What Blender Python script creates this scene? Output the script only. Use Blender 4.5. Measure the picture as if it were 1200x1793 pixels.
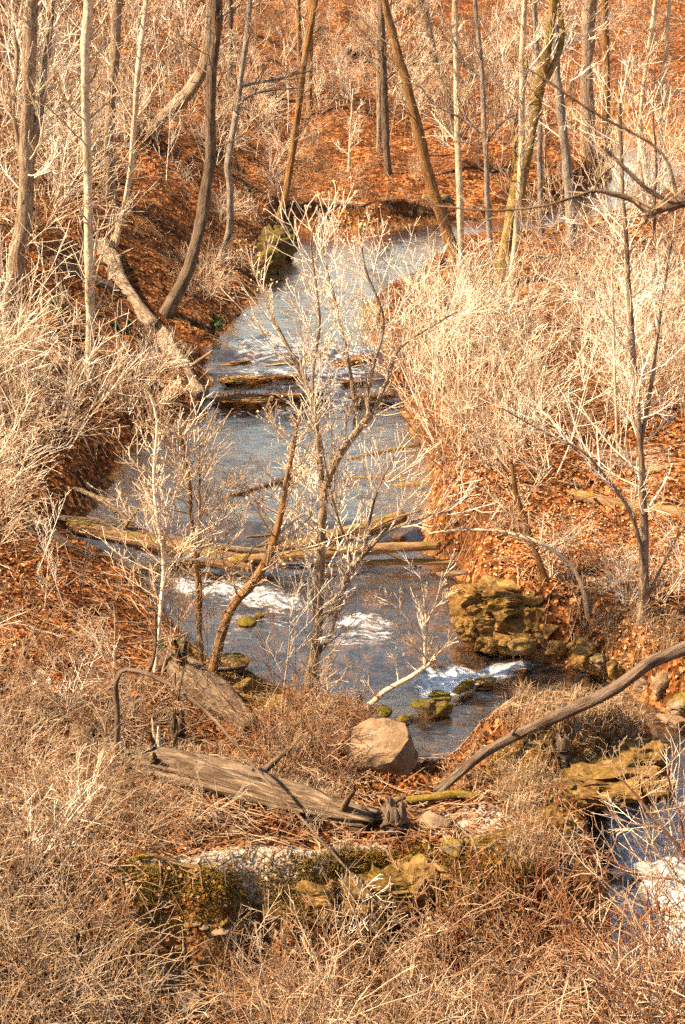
import bpy, bmesh, math, random
import numpy as np
from mathutils import Vector

# ------------------------------------------------------------------ scene, camera, sky, sun, exposure
for o in list(bpy.data.objects):
    bpy.data.objects.remove(o, do_unlink=True)
S = bpy.context.scene
COL = S.collection
R = math.radians
rng = np.random.default_rng(7)
PITCH = R(20.0); F = 3125.0; CX, CY = 600.0, 896.5; HC = 15.0

cam_d = bpy.data.cameras.new('camera'); cam = bpy.data.objects.new('camera', cam_d); COL.objects.link(cam)
cam.location = (0, 0, HC); cam.rotation_euler = (R(90) - PITCH, 0, 0)
cam_d.sensor_fit = 'VERTICAL'; cam_d.sensor_height = 36.0; cam_d.lens = 36.0 * F / 1793.0
cam_d.clip_start = 0.1; cam_d.clip_end = 2000
cam_d.dof.use_dof = True; cam_d.dof.focus_distance = 34.0; cam_d.dof.aperture_fstop = 8.0
S.camera = cam

SUN_EL, SUN_AZ = 50.0, -102.0        # azimuth measured from +Y towards +X: the sun stands to the left
W = bpy.data.worlds.new('World'); S.world = W; W.use_nodes = True
wn = W.node_tree.nodes; wl = W.node_tree.links
bg = wn['Background']; bg.inputs[1].default_value = 0.06
sky = wn.new('ShaderNodeTexSky'); sky.sky_type = 'NISHITA'; sky.sun_disc = False
sky.sun_elevation = R(SUN_EL); sky.sun_rotation = R(SUN_AZ); sky.altitude = 200; sky.dust_density = 1.0; sky.ozone_density = 0.5; sky.air_density = 2.0
wl.new(sky.outputs[0], bg.inputs[0])
sun_d = bpy.data.lights.new('sun', 'SUN'); sun_d.energy = 5.0; sun_d.angle = R(0.55); sun_d.color = (1.0, 0.80, 0.535)
sun = bpy.data.objects.new('sun', sun_d); COL.objects.link(sun)
sv = Vector((math.sin(R(SUN_AZ)) * math.cos(R(SUN_EL)), math.cos(R(SUN_AZ)) * math.cos(R(SUN_EL)), math.sin(R(SUN_EL))))
sun.rotation_euler = (-sv).to_track_quat('-Z', 'Y').to_euler()
S.view_settings.view_transform = 'Standard'; S.view_settings.look = 'None'
S.view_settings.gamma = 1.0; S.view_settings.exposure = 1.86
S.render.engine = 'CYCLES'; S.render.filter_size = 1.05
S.cycles.use_denoising = False; S.cycles.use_adaptive_sampling = True; S.cycles.adaptive_threshold = 0.035; S.cycles.use_light_tree = False; S.cycles.max_bounces = 4; S.cycles.diffuse_bounces = 2; S.cycles.glossy_bounces = 2; S.cycles.transmission_bounces = 2; S.cycles.transparent_max_bounces = 6

# ------------------------------------------------------------------ geometry helpers
cP, sP = math.cos(PITCH), math.sin(PITCH)
def ray(px, py):
    u = (np.asarray(px, float) - CX) / F; v = -(np.asarray(py, float) - CY) / F
    return u, cP + v * sP, -sP + v * cP
def atY(px, py, Y):                     # the point of a sight line at ground distance Y
    u, dy, dz = ray(px, py); t = Y / dy
    return np.stack(np.broadcast_arrays(u * t, Y + 0 * t, HC + dz * t), -1)
def atZ(px, py, Z):
    u, dy, dz = ray(px, py); t = (Z - HC) / dz
    return np.stack(np.broadcast_arrays(u * t, dy * t, Z + 0 * t), -1)
def depth(p):                            # distance along the lens axis, metres per pixel = depth / F
    return p[..., 1] * cP + (HC - p[..., 2]) * sP

def hash2(ix, iy, s):
    n = (ix * 374761393 + iy * 668265263 + s * 974634777) & 0xffffffff
    n = ((n ^ (n >> 13)) * 1274126177) & 0xffffffff
    return ((n ^ (n >> 16)) & 0xffff) / 65535.0
def vnoise(x, y, s=0):
    x = np.asarray(x, float); y = np.asarray(y, float)
    ix = np.floor(x).astype(np.int64); iy = np.floor(y).astype(np.int64)
    fx = x - ix; fy = y - iy; fx = fx * fx * (3 - 2 * fx); fy = fy * fy * (3 - 2 * fy)
    a = hash2(ix, iy, s); b = hash2(ix + 1, iy, s); c = hash2(ix, iy + 1, s); d = hash2(ix + 1, iy + 1, s)
    return (a * (1 - fx) + b * fx) * (1 - fy) + (c * (1 - fx) + d * fx) * fy - 0.5
def fbm(x, y, s=0, o=4):
    r = 0; a = 1.0
    for k in range(o):
        r = r + a * vnoise(x * 2 ** k + 17.3 * k, y * 2 ** k - 9.1 * k, s + k); a *= 0.5
    return r
def sstep(a, b, x):
    t = np.clip((x - a) / (b - a), 0, 1); return t * t * (3 - 2 * t)

def mesh_np(name, V, faces, mats, attrs=None, smooth=True, fmat=None):
    """faces: (n,3) or (n,4) int array, or a list of such arrays"""
    if not isinstance(faces, list): faces = [faces]
    faces = [np.asarray(f, np.int32) for f in faces if len(f)]
    me = bpy.data.meshes.new(name)
    me.vertices.add(len(V)); me.vertices.foreach_set('co', np.asarray(V, np.float32).ravel())
    tot = np.concatenate([np.full(len(f), f.shape[1], np.int32) for f in faces])
    idx = np.concatenate([f.ravel() for f in faces])
    me.loops.add(len(idx)); me.loops.foreach_set('vertex_index', idx)
    me.polygons.add(len(tot)); st = np.zeros(len(tot), np.int32); st[1:] = np.cumsum(tot)[:-1]
    me.polygons.foreach_set('loop_start', st); me.polygons.foreach_set('loop_total', tot)
    me.polygons.foreach_set('use_smooth', np.full(len(tot), smooth, bool))
    if fmat is not None: me.polygons.foreach_set('material_index', np.asarray(fmat, np.int32))
    for k, (dom, a) in (attrs or {}).items():
        a = np.asarray(a, np.float32)
        if a.ndim == 2:
            at = me.attributes.new(k, 'FLOAT_VECTOR', dom); at.data.foreach_set('vector', a.ravel())
        else:
            at = me.attributes.new(k, 'FLOAT', dom); at.data.foreach_set('value', a)
    me.update(calc_edges=True)
    for m in (mats if isinstance(mats, (list, tuple)) else [mats]): me.materials.append(m)
    return me
def obj(name, me, parent=None):
    o = bpy.data.objects.new(name, me); COL.objects.link(o)
    if parent: o.parent = parent
    return o
def tag(o, label=None, cat=None, group=None, kind=None):
    if label: o['label'] = label
    if cat: o['category'] = cat
    if group: o['group'] = group
    if kind: o['kind'] = kind
    return o
def empty(name, loc, label, cat, group=None):
    o = bpy.data.objects.new(name, None); COL.objects.link(o); o.location = loc; o.empty_display_size = 0.2
    return tag(o, label, cat, group)

def tubes(paths, sides=3, cap=False, rough=0.0, seed=0):
    """paths: list of (pts[n,3], rad[n]); one set of vertices, faces and bark coordinates"""
    groups = {}
    for p, r in paths: groups.setdefault(len(p), []).append((p, r))
    VV, FF, TC = [], [], []; off = 0
    for n, lst in groups.items():
        P = np.array([a for a, b in lst], float); Rr = np.array([b for a, b in lst], float); k = len(lst)
        T = np.gradient(P, axis=1); T /= np.linalg.norm(T, axis=2, keepdims=True) + 1e-9
        mt = T.mean(1); ref = np.where(np.abs(mt[:, 2:3]) > 0.8, np.array([[1.0, 0.13, 0]]), np.array([[0.0, 0.1, 1.0]]))
        U = np.cross(T, ref[:, None, :]); U /= np.linalg.norm(U, axis=2, keepdims=True) + 1e-9
        Wv = np.cross(T, U)
        ang = np.arange(sides) / sides * 2 * math.pi
        L = np.concatenate([np.zeros((k, 1)), np.cumsum(np.linalg.norm(np.diff(P, axis=1), axis=2), 1)], 1)
        rad = Rr[:, :, None] * np.ones(sides)
        if rough:
            aa = np.broadcast_to(ang, rad.shape); LL = np.broadcast_to(L[:, :, None], rad.shape)
            rad = rad * (1 + rough * (fbm(np.cos(aa) * 2.2 + 5, LL * 0.8 + np.sin(aa) * 2.2, seed, 3)))
        V = P[:, :, None, :] + rad[..., None] * (np.cos(ang)[None, None, :, None] * U[:, :, None, :] + np.sin(ang)[None, None, :, None] * Wv[:, :, None, :])
        base = off + (np.arange(k) * n * sides)[:, None, None] + (np.arange(n - 1) * sides)[None, :, None]
        i = np.arange(sides)[None, None, :]; j = (i + 1) % sides
        q = np.stack([base + i, base + j, base + j + sides, base + i + sides], -1).reshape(-1, 4)
        VV.append(V.reshape(-1, 3)); FF.append(q)
        tc = np.stack([np.cos(ang)[None, None, :] * Rr[:, :, None], np.sin(ang)[None, None, :] * Rr[:, :, None],
                       np.broadcast_to(L[:, :, None], rad.shape)], -1)
        TC.append(tc.reshape(-1, 3)); off += k * n * sides
    return np.concatenate(VV), np.concatenate(FF), np.concatenate(TC)
def spline(pts, step):
    """Catmull-Rom through pts resampled at about step; pts may have extra columns (radius)"""
    P = np.asarray(pts, float)
    if len(P) < 3:
        n = max(2, int(np.linalg.norm(P[1, :3] - P[0, :3]) / step) + 1)
        return P[0] + (P[-1] - P[0]) * np.linspace(0, 1, n)[:, None]
    Q = np.vstack([2 * P[0] - P[1], P, 2 * P[-1] - P[-2]]); out = []
    for a in range(len(P) - 1):
        p0, p1, p2, p3 = Q[a:a + 4]
        n = max(2, int(np.linalg.norm((p2 - p1)[:3]) / step) + 1)
        t = np.linspace(0, 1, n, endpoint=False)[:, None]
        out.append(0.5 * (2 * p1 + (p2 - p0) * t + (2 * p0 - 5 * p1 + 4 * p2 - p3) * t ** 2 + (3 * p1 - p0 - 3 * p2 + p3) * t ** 3))
    out.append(P[-1:]); return np.concatenate(out)

# ------------------------------------------------------------------ materials
def mk(name):
    m = bpy.data.materials.new(name); m.use_nodes = True; nt = m.node_tree
    b = nt.nodes['Principled BSDF']; b.inputs['Specular IOR Level'].default_value = 0.10; return m, nt, b
def N(nt, t, **k):
    n = nt.nodes.new(t)
    for a, v in k.items():
        if a.startswith('i_'):
            key = a[2:]; key = int(key) if key.isdigit() else key.replace('_', ' ')
            n.inputs[key].default_value = v
        else: setattr(n, a, v)
    return n
def ramp(nt, stops, src):
    r = nt.nodes.new('ShaderNodeValToRGB'); e = r.color_ramp.elements
    while len(e) < len(stops): e.new(0.5)
    for k, (p, c) in enumerate(stops): e[k].position = p; e[k].color = (*c, 1)
    nt.links.new(src, r.inputs[0]); return r
def mixc(nt, fac, a, b):
    m = nt.nodes.new('ShaderNodeMix'); m.data_type = 'RGBA'
    for s, v in ((m.inputs[0], fac), (m.inputs[6], a), (m.inputs[7], b)):
        if hasattr(v, 'is_output'): nt.links.new(v, s)
        elif isinstance(v, tuple): s.default_value = (*v, 1)
        else: s.default_value = v
    return m.outputs[2]
def math_(nt, op, a, b=0.0, clamp=False):
    m = nt.nodes.new('ShaderNodeMath'); m.operation = op; m.use_clamp = clamp
    for s, v in ((m.inputs[0], a), (m.inputs[1], b)):
        if hasattr(v, 'is_output'): nt.links.new(v, s)
        else: s.default_value = v
    return m.outputs[0]
def mapr(nt, src, a, b, c=0.0, d=1.0):
    m = nt.nodes.new('ShaderNodeMapRange'); m.inputs[1].default_value = a; m.inputs[2].default_value = b
    m.inputs[3].default_value = c; m.inputs[4].default_value = d; nt.links.new(src, m.inputs[0]); return m.outputs[0]

def bark_mat(name, dark, mid, light, moss=0.0, mosscol=(0.16, 0.12, 0.015), stretch=0.16, freq=22.0, bump=0.6, rough=0.88, blotch=0.5):
    m, nt, b = mk(name); L = nt.links
    at = N(nt, 'ShaderNodeAttribute', attribute_name='tc')
    mp = N(nt, 'ShaderNodeMapping'); mp.inputs['Scale'].default_value = (1, 1, stretch); L.new(at.outputs['Vector'], mp.inputs[0])
    n1 = N(nt, 'ShaderNodeTexNoise', i_Scale=freq, i_Detail=5.0, i_Roughness=0.65); L.new(mp.outputs[0], n1.inputs[0])
    r1 = ramp(nt, [(0.3, dark), (0.52, mid), (0.72, light)], n1.outputs[0])
    geo = N(nt, 'ShaderNodeNewGeometry')
    n2 = N(nt, 'ShaderNodeTexNoise', i_Scale=2.2, i_Detail=4.0); L.new(geo.outputs['Position'], n2.inputs[0])
    f2 = mapr(nt, n2.outputs[0], 0.35, 0.7, 0.0, blotch)
    c = mixc(nt, f2, r1.outputs[0], light)
    if moss > 0:
        sep = N(nt, 'ShaderNodeSeparateXYZ'); L.new(geo.outputs['Normal'], sep.inputs[0])
        n3 = N(nt, 'ShaderNodeTexNoise', i_Scale=3.5, i_Detail=6.0, i_Roughness=0.7); L.new(geo.outputs['Position'], n3.inputs[0])
        s = math_(nt, 'ADD', math_(nt, 'MULTIPLY', sep.outputs[2], 0.12), n3.outputs[0])
        fm = mapr(nt, s, 0.62 - 0.25 * moss, 0.72 - 0.25 * moss, 0, 0.9)
        n4 = N(nt, 'ShaderNodeTexNoise', i_Scale=30.0, i_Detail=3.0); L.new(geo.outputs['Position'], n4.inputs[0])
        mc = ramp(nt, [(0.3, tuple(x * 0.45 for x in mosscol)), (0.7, tuple(x * 1.5 for x in mosscol))], n4.outputs[0])
        c = mixc(nt, fm, c, mc.outputs[0])
    L.new(c, b.inputs['Base Color']); b.inputs['Roughness'].default_value = rough
    bp = N(nt, 'ShaderNodeBump', i_Strength=bump, i_Distance=0.07); L.new(n1.outputs[0], bp.inputs['Height']); L.new(bp.outputs[0], b.inputs['Normal'])
    return m
def twig_mat(name, stops, rough=0.75):
    m, nt, b = mk(name); L = nt.links
    oi = N(nt, 'ShaderNodeObjectInfo'); geo = N(nt, 'ShaderNodeNewGeometry')
    n = N(nt, 'ShaderNodeTexNoise', i_Scale=1.6, i_Detail=1.0); L.new(geo.outputs['Position'], n.inputs[0])
    f = math_(nt, 'ADD', math_(nt, 'MULTIPLY', oi.outputs['Random'], 0.75), math_(nt, 'SUBTRACT', math_(nt, 'MULTIPLY', n.outputs[0], 1.1), 0.32), True)
    r = ramp(nt, stops, f); L.new(r.outputs[0], b.inputs['Base Color']); b.inputs['Roughness'].default_value = rough
    return m
def leaf_mat(name, stops, trans=0.25):
    m, nt, b = mk(name); L = nt.links
    at = N(nt, 'ShaderNodeAttribute', attribute_name='rnd')
    r = ramp(nt, stops, at.outputs['Fac']); L.new(r.outputs[0], b.inputs['Base Color']); b.inputs['Roughness'].default_value = 0.6
    tr = N(nt, 'ShaderNodeBsdfTranslucent'); L.new(r.outputs[0], tr.inputs[0])
    mx = N(nt, 'ShaderNodeMixShader'); mx.inputs[0].default_value = trans
    out = nt.nodes['Material Output']; L.new(b.outputs[0], mx.inputs[1]); L.new(tr.outputs[0], mx.inputs[2]); L.new(mx.outputs[0], out.inputs[0])
    return m

M = {}
M['bark_tan'] = bark_mat('bark_tan', (0.050, 0.028, 0.016), (0.23, 0.150, 0.092), (0.50, 0.375, 0.265), bump=1.0, blotch=0.35)
M['bark_grey'] = bark_mat('bark_grey', (0.06, 0.042, 0.029), (0.21, 0.158, 0.118), (0.42, 0.345, 0.28), bump=1.0)
M['bark_dark'] = bark_mat('bark_dark', (0.030, 0.018, 0.011), (0.105, 0.066, 0.042), (0.24, 0.17, 0.12), bump=1.0)
M['bark_pale'] = bark_mat('bark_pale', (0.18, 0.10, 0.05), (0.48, 0.33, 0.20), (0.76, 0.62, 0.46), freq=14, stretch=0.4)
M['bark_moss'] = bark_mat('bark_moss', (0.11, 0.065, 0.03), (0.28, 0.17, 0.07), (0.45, 0.30, 0.14), moss=0.75, mosscol=(0.14, 0.09, 0.016))
M['bark_brown'] = bark_mat('bark_brown', (0.06, 0.024, 0.008), (0.21, 0.10, 0.036), (0.40, 0.23, 0.10), bump=1.0)
M['log_weathered'] = bark_mat('log_weathered', (0.014, 0.007, 0.004), (0.11, 0.068, 0.041), (0.30, 0.215, 0.145), freq=26, stretch=0.06, bump=1.0, blotch=0.2)
M['log_orange'] = bark_mat('log_orange', (0.045, 0.016, 0.005), (0.20, 0.098, 0.040), (0.42, 0.275, 0.15), freq=24, stretch=0.05, bump=1.0, moss=0.2, blotch=0.35)
M['log_moss'] = bark_mat('log_moss', (0.10, 0.05, 0.02), (0.26, 0.14, 0.05), (0.42, 0.27, 0.12), moss=0.8, mosscol=(0.12, 0.082, 0.012))
M['twig_pale'] = twig_mat('twig_pale', [(0.0, (0.23, 0.13, 0.066)), (0.45, (0.56, 0.41, 0.275)), (1.0, (0.88, 0.765, 0.61))])
M['twig_tan'] = twig_mat('twig_tan', [(0.0, (0.085, 0.039, 0.016)), (0.5, (0.25, 0.150, 0.082)), (1.0, (0.54, 0.40, 0.27))])
M['twig_red'] = twig_mat('twig_red', [(0.0, (0.090, 0.030, 0.011)), (0.5, (0.22, 0.088, 0.038)), (1.0, (0.42, 0.26, 0.16))])
M['twig_grey'] = twig_mat('twig_grey', [(0.0, (0.055, 0.029, 0.014)), (0.5, (0.175, 0.110, 0.066)), (1.0, (0.40, 0.295, 0.205))])
M['twig_dark'] = twig_mat('twig_dark', [(0.0, (0.13, 0.07, 0.035)), (0.5, (0.26, 0.16, 0.09)), (1.0, (0.40, 0.28, 0.18))])
M['twig_cream'] = twig_mat('twig_cream', [(0.0, (0.44, 0.29, 0.17)), (0.5, (0.70, 0.53, 0.36)), (1.0, (0.88, 0.75, 0.58))])
M['leaf'] = leaf_mat('leaf_litter', [(0.0, (0.02703, 0.00612, 0.00153)), (0.4, (0.1081, 0.02831, 0.00459)), (0.72, (0.2433, 0.07497, 0.01454)), (0.93, (0.4145, 0.1606, 0.0459)), (1.0, (0.5947, 0.329, 0.1683))])
M['leaf_pale'] = leaf_mat('dry_leaves', [(0.0, (0.50, 0.30, 0.12)), (0.5, (0.70, 0.48, 0.24)), (1.0, (0.85, 0.70, 0.46))], 0.35)
M['leaf_green'] = leaf_mat('evergreen_leaves', [(0.0, (0.02, 0.035, 0.012)), (0.6, (0.05, 0.075, 0.025)), (1.0, (0.11, 0.13, 0.05))], 0.15)
M['grass'] = leaf_mat('dry_grass', [(0.0, (0.12, 0.056, 0.019)), (0.5, (0.28, 0.165, 0.085)), (1.0, (0.58, 0.44, 0.29))], 0.25)
M['moss_tuft'] = leaf_mat('moss_tuft', [(0.0, (0.03, 0.018, 0.004)), (0.5, (0.10, 0.062, 0.009)), (1.0, (0.28, 0.17, 0.03))], 0.2)

def rock_mat(name, cols, moss, mosscol=(0.17, 0.12, 0.015), fs=22.0):
    m, nt, b = mk(name); L = nt.links
    geo = N(nt, 'ShaderNodeNewGeometry')
    n1 = N(nt, 'ShaderNodeTexNoise', i_Scale=3.2, i_Detail=8.0, i_Roughness=0.62); L.new(geo.outputs['Position'], n1.inputs[0])
    r = ramp(nt, [(0.28, cols[0]), (0.5, cols[1]), (0.72, cols[2])], n1.outputs[0])
    n2 = N(nt, 'ShaderNodeTexNoise', i_Scale=fs, i_Detail=5.0, i_Roughness=0.65); L.new(geo.outputs['Position'], n2.inputs[0])
    c = mixc(nt, mapr(nt, n2.outputs[0], 0.45, 0.75, 0, 0.5), r.outputs[0], cols[2])
    if moss > 0:
        sep = N(nt, 'ShaderNodeSeparateXYZ'); L.new(geo.outputs['Normal'], sep.inputs[0])
        n3 = N(nt, 'ShaderNodeTexNoise', i_Scale=2.6, i_Detail=7.0, i_Roughness=0.72); L.new(geo.outputs['Position'], n3.inputs[0])
        s = math_(nt, 'ADD', math_(nt, 'MULTIPLY', sep.outputs[2], 0.10), n3.outputs[0])
        fm = mapr(nt, s, 0.64 - 0.25 * moss, 0.72 - 0.25 * moss, 0, 0.92)
        mc = ramp(nt, [(0.3, tuple(x * 0.35 for x in mosscol)), (0.55, mosscol), (0.75, tuple(x * 2.0 for x in mosscol))], n2.outputs[0])
        c = mixc(nt, fm, c, mc.outputs[0])
    L.new(c, b.inputs['Base Color']); b.inputs['Roughness'].default_value = 0.85
    bp = N(nt, 'ShaderNodeBump', i_Strength=0.8, i_Distance=0.05); L.new(n2.outputs[0], bp.inputs['Height']); L.new(bp.outputs[0], b.inputs['Normal'])
    return m
M['rock_tan'] = rock_mat('rock_tan', ((0.10, 0.055, 0.026), (0.19, 0.115, 0.064), (0.31, 0.215, 0.135)), 0)
M['rock_moss'] = rock_mat('rock_moss', ((0.045, 0.024, 0.009), (0.17, 0.095, 0.034), (0.38, 0.24, 0.11)), 0.45, (0.13, 0.08, 0.010))
M['rock_gold'] = rock_mat('rock_gold', ((0.022, 0.011, 0.004), (0.13, 0.068, 0.019), (0.34, 0.205, 0.075)), 0.16, (0.12, 0.072, 0.010), 12.0)
M['rock_bed'] = rock_mat('rock_bed', ((0.03, 0.014, 0.006), (0.13, 0.062, 0.020), (0.32, 0.17, 0.065)), 0)
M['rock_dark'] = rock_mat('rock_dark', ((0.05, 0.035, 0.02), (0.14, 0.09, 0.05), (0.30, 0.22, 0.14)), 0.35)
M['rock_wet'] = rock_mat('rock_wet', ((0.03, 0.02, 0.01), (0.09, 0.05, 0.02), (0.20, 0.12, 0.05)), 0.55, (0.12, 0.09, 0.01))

def ground_mat():
    m, nt, b = mk('forest_floor'); L = nt.links
    geo = N(nt, 'ShaderNodeNewGeometry')
    def noise(s, d=6.0, r=0.6):
        n = N(nt, 'ShaderNodeTexNoise', i_Scale=s, i_Detail=d, i_Roughness=r); L.new(geo.outputs['Position'], n.inputs[0]); return n.outputs[0]
    v = N(nt, 'ShaderNodeTexVoronoi', i_Scale=9.0, i_Randomness=1.0); L.new(geo.outputs['Position'], v.inputs[0])
    hs = N(nt, 'ShaderNodeSeparateColor'); L.new(v.outputs['Color'], hs.inputs[0])
    leafc = ramp(nt, [(0.0, (0.01982, 0.005355, 0.00153)), (0.35, (0.0901, 0.02601, 0.00459)), (0.7, (0.2433, 0.08032, 0.01836)), (1.0, (0.4505, 0.1989, 0.07268))], hs.outputs[0])
    dirt = ramp(nt, [(0.3, (0.01526, 0.00504, 0.00216)), (0.7, (0.0848, 0.02592, 0.0072))], noise(6.0, 3))
    c = mixc(nt, mapr(nt, noise(0.7, 2), 0.35, 0.6, 0.25, 0.95), dirt.outputs[0], leafc.outputs[0])
    am = N(nt, 'ShaderNodeAttribute', attribute_name='moss')
    mossc = ramp(nt, [(0.3, (0.045, 0.03, 0.006)), (0.55, (0.15, 0.10, 0.013)), (0.75, (0.34, 0.22, 0.04))], noise(14.0, 3, 0.7))
    fm = mapr(nt, math_(nt, 'ADD', am.outputs['Fac'], math_(nt, 'MULTIPLY', noise(3.0, 3, 0.7), 1.2)), 0.95, 1.2)
    c = mixc(nt, fm, c, mossc.outputs[0])
    ap = N(nt, 'ShaderNodeAttribute', attribute_name='pale')
    palec = ramp(nt, [(0.3, (0.16, 0.10, 0.06)), (0.5, (0.30, 0.23, 0.17)), (0.7, (0.48, 0.41, 0.34))], noise(11.0, 3, 0.7))
    fp = mapr(nt, math_(nt, 'ADD', ap.outputs['Fac'], math_(nt, 'MULTIPLY', noise(5.0, 3, 0.75), 1.2)), 1.05, 1.3)
    c = mixc(nt, fp, c, palec.outputs[0])
    aw = N(nt, 'ShaderNodeAttribute', attribute_name='wet')  # wet stream bed; also carries the shade painted below the ridge
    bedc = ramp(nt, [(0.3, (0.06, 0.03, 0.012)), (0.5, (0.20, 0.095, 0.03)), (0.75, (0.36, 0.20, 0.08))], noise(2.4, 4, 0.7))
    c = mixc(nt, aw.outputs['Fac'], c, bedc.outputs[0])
    L.new(c, b.inputs['Base Color'])
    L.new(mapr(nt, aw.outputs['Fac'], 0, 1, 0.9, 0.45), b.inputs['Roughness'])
    hb = math_(nt, 'ADD', v.outputs['Distance'], math_(nt, 'MULTIPLY', noise(20.0, 2), 0.8))
    bp = N(nt, 'ShaderNodeBump', i_Strength=0.9, i_Distance=0.06); L.new(hb, bp.inputs['Height']); L.new(bp.outputs[0], b.inputs['Normal'])
    return m
M['ground'] = ground_mat()
M['litter'] = rock_mat('white_litter', ((0.7, 0.7, 0.72), (0.8, 0.8, 0.82), (0.85, 0.85, 0.86)), 0)

def water_mat():
    m, nt, b = mk('stream_water'); L = nt.links
    geo = N(nt, 'ShaderNodeNewGeometry'); out = nt.nodes['Material Output']
    mp = N(nt, 'ShaderNodeMapping'); mp.inputs['Scale'].default_value = (0.8, 1.7, 1); L.new(geo.outputs['Position'], mp.inputs[0])
    def noise(s, d, vec, r=0.6):
        n = N(nt, 'ShaderNodeTexNoise', i_Scale=s, i_Detail=d, i_Roughness=r, i_Distortion=0.6); L.new(vec, n.inputs[0]); return n.outputs[0]
    n1 = noise(2.6, 4.0, mp.outputs[0]); n2 = noise(9.0, 3.0, mp.outputs[0])
    bp = N(nt, 'ShaderNodeBump', i_Strength=0.5, i_Distance=0.07)
    L.new(math_(nt, 'ADD', n1, math_(nt, 'MULTIPLY', n2, 0.09)), bp.inputs['Height'])
    ft = N(nt, 'ShaderNodeAttribute', attribute_name='rough'); L.new(mapr(nt, ft.outputs['Fac'], 0, 1, 0.10, 0.60), bp.inputs['Strength'])
    gl = N(nt, 'ShaderNodeBsdfGlossy'); gl.inputs['Roughness'].default_value = 0.17; gl.inputs[0].default_value = (1.0, 0.87, 0.74, 1); L.new(bp.outputs[0], gl.inputs['Normal'])
    tr = N(nt, 'ShaderNodeBsdfTransparent'); tr.inputs[0].default_value = (0.80, 0.74, 0.64, 1)
    fr = N(nt, 'ShaderNodeFresnel', i_IOR=1.55); L.new(bp.outputs[0], fr.inputs['Normal'])
    df = N(nt, 'ShaderNodeBsdfDiffuse'); df.inputs[0].default_value = (0.22, 0.20, 0.19, 1)
    body = N(nt, 'ShaderNodeMixShader'); L.new(mapr(nt, n1, 0.3, 0.7, 0.02, 0.14), body.inputs[0]); L.new(tr.outputs[0], body.inputs[1]); L.new(df.outputs[0], body.inputs[2])
    mx = N(nt, 'ShaderNodeMixShader'); L.new(math_(nt, 'MULTIPLY', fr.outputs[0], 2.9, True), mx.inputs[0]); L.new(body.outputs[0], mx.inputs[1]); L.new(gl.outputs[0], mx.inputs[2])
    # white water
    fo = N(nt, 'ShaderNodeAttribute', attribute_name='foam')
    mp2 = N(nt, 'ShaderNodeMapping'); mp2.inputs['Scale'].default_value = (0.85, 2.6, 1); mp2.inputs['Rotation'].default_value = (0, 0, 0.22); L.new(geo.outputs['Position'], mp2.inputs[0])
    nf = noise(3.6, 6.0, mp2.outputs[0], 0.74)
    ff = mapr(nt, math_(nt, 'ADD', math_(nt, 'MULTIPLY', fo.outputs['Fac'], 0.62), math_(nt, 'MULTIPLY', nf, 2.0)), 1.40, 1.86)
    nf2 = noise(9.0, 4.0, mp2.outputs[0], 0.7); fc = ramp(nt, [(0.36, (0.30, 0.31, 0.33)), (0.6, (0.85, 0.85, 0.86))], nf2); L.new(fc.outputs[0], b.inputs['Base Color']); b.inputs['Roughness'].default_value = 0.6
    bp2 = N(nt, 'ShaderNodeBump', i_Strength=0.8, i_Distance=0.12); L.new(nf, bp2.inputs['Height']); L.new(bp2.outputs[0], b.inputs['Normal'])
    m2 = N(nt, 'ShaderNodeMixShader'); L.new(ff, m2.inputs[0]); L.new(mx.outputs[0], m2.inputs[1]); L.new(b.outputs[0], m2.inputs[2])
    L.new(m2.outputs[0], out.inputs[0])
    return m
M['water'] = water_mat()

# ------------------------------------------------------------------ terrain
WY = np.array([23.0, 24.3, 24.9, 25.9, 26.4, 31.5, 33.0, 34.5, 36.0, 37.3, 38.0, 42.5, 46.4, 46.65, 48.1, 48.35, 49.5, 49.75, 58, 66, 80, 100, 130])
WZ = np.array([-1.25, -1.0, -0.5, -0.4, 0.0, 0.02, 0.13, 0.25, 0.40, 0.50, 0.90, 1.0, 1.08, 1.28, 1.31, 1.53, 1.56, 1.80, 1.87, 1.9, 2.2, 2.6, 3.0])
def wlevel(y): return np.interp(y, WY, WZ)
ST = [  # photo row, water level, left edge, right edge
 (405, 1.9, 503, 905), (440, 1.9, 490, 800), (480, 1.89, 478, 715), (520, 1.88, 458, 655), (560, 1.86, 425, 636), (600, 1.8, 383, 655),
 (650, 1.45, 372, 665), (700, 1.15, 362, 690), (750, 1.05, 285, 722), (800, 1.0, 222, 742), (850, .97, 200, 748), (900, .95, 160, 738),
 (940, .90, 125, 745), (990, .45, 235, 792), (1050, .35, 288, 797), (1100, .22, 318, 815), (1150, .1, 360, 880), (1175, .05, 400, 1010), (1200, .02, 470, 1085)]
left = np.array([atZ(xl, py, z) for py, z, xl, xr in ST]); right = np.array([atZ(xr, py, z) for py, z, xl, xr in ST])
tail = [(640, 1240, 0), (690, 1290, 0), (736, 1342, 0), (758, 1345, 0), (800, 1315, 0), (850, 1300, 0), (900, 1290, 0), (1000, 1285, 0), (1080, 1288, 0), (1140, 1300, 0),
        (1165, 1325, 0), (1120, 1370, 0), (1060, 1405, 0), (1015, 1440, -.1), (1020, 1500, -.4), (1070, 1535, -.4), (1075, 1590, -.5), (1045, 1670, -1.0), (1000, 1770, -1.25),
        (1330, 1770, -1.25), (1300, 1670, -1.0), (1225, 1590, -.5), (1240, 1530, -.4), (1260, 1450, 0), (1290, 1330, 0), (1220, 1275, 0), (1125, 1235, 0)]
poly = np.vstack([left[:, :2], [atZ(*t)[:2] for t in tail], right[::-1, :2]])
upc = np.array([(3.2, 66), (7, 67.5), (10.5, 71), (13.5, 77), (14.5, 84), (12.5, 91), (8.5, 95.5), (4.5, 97), (2.0, 98)])
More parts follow.
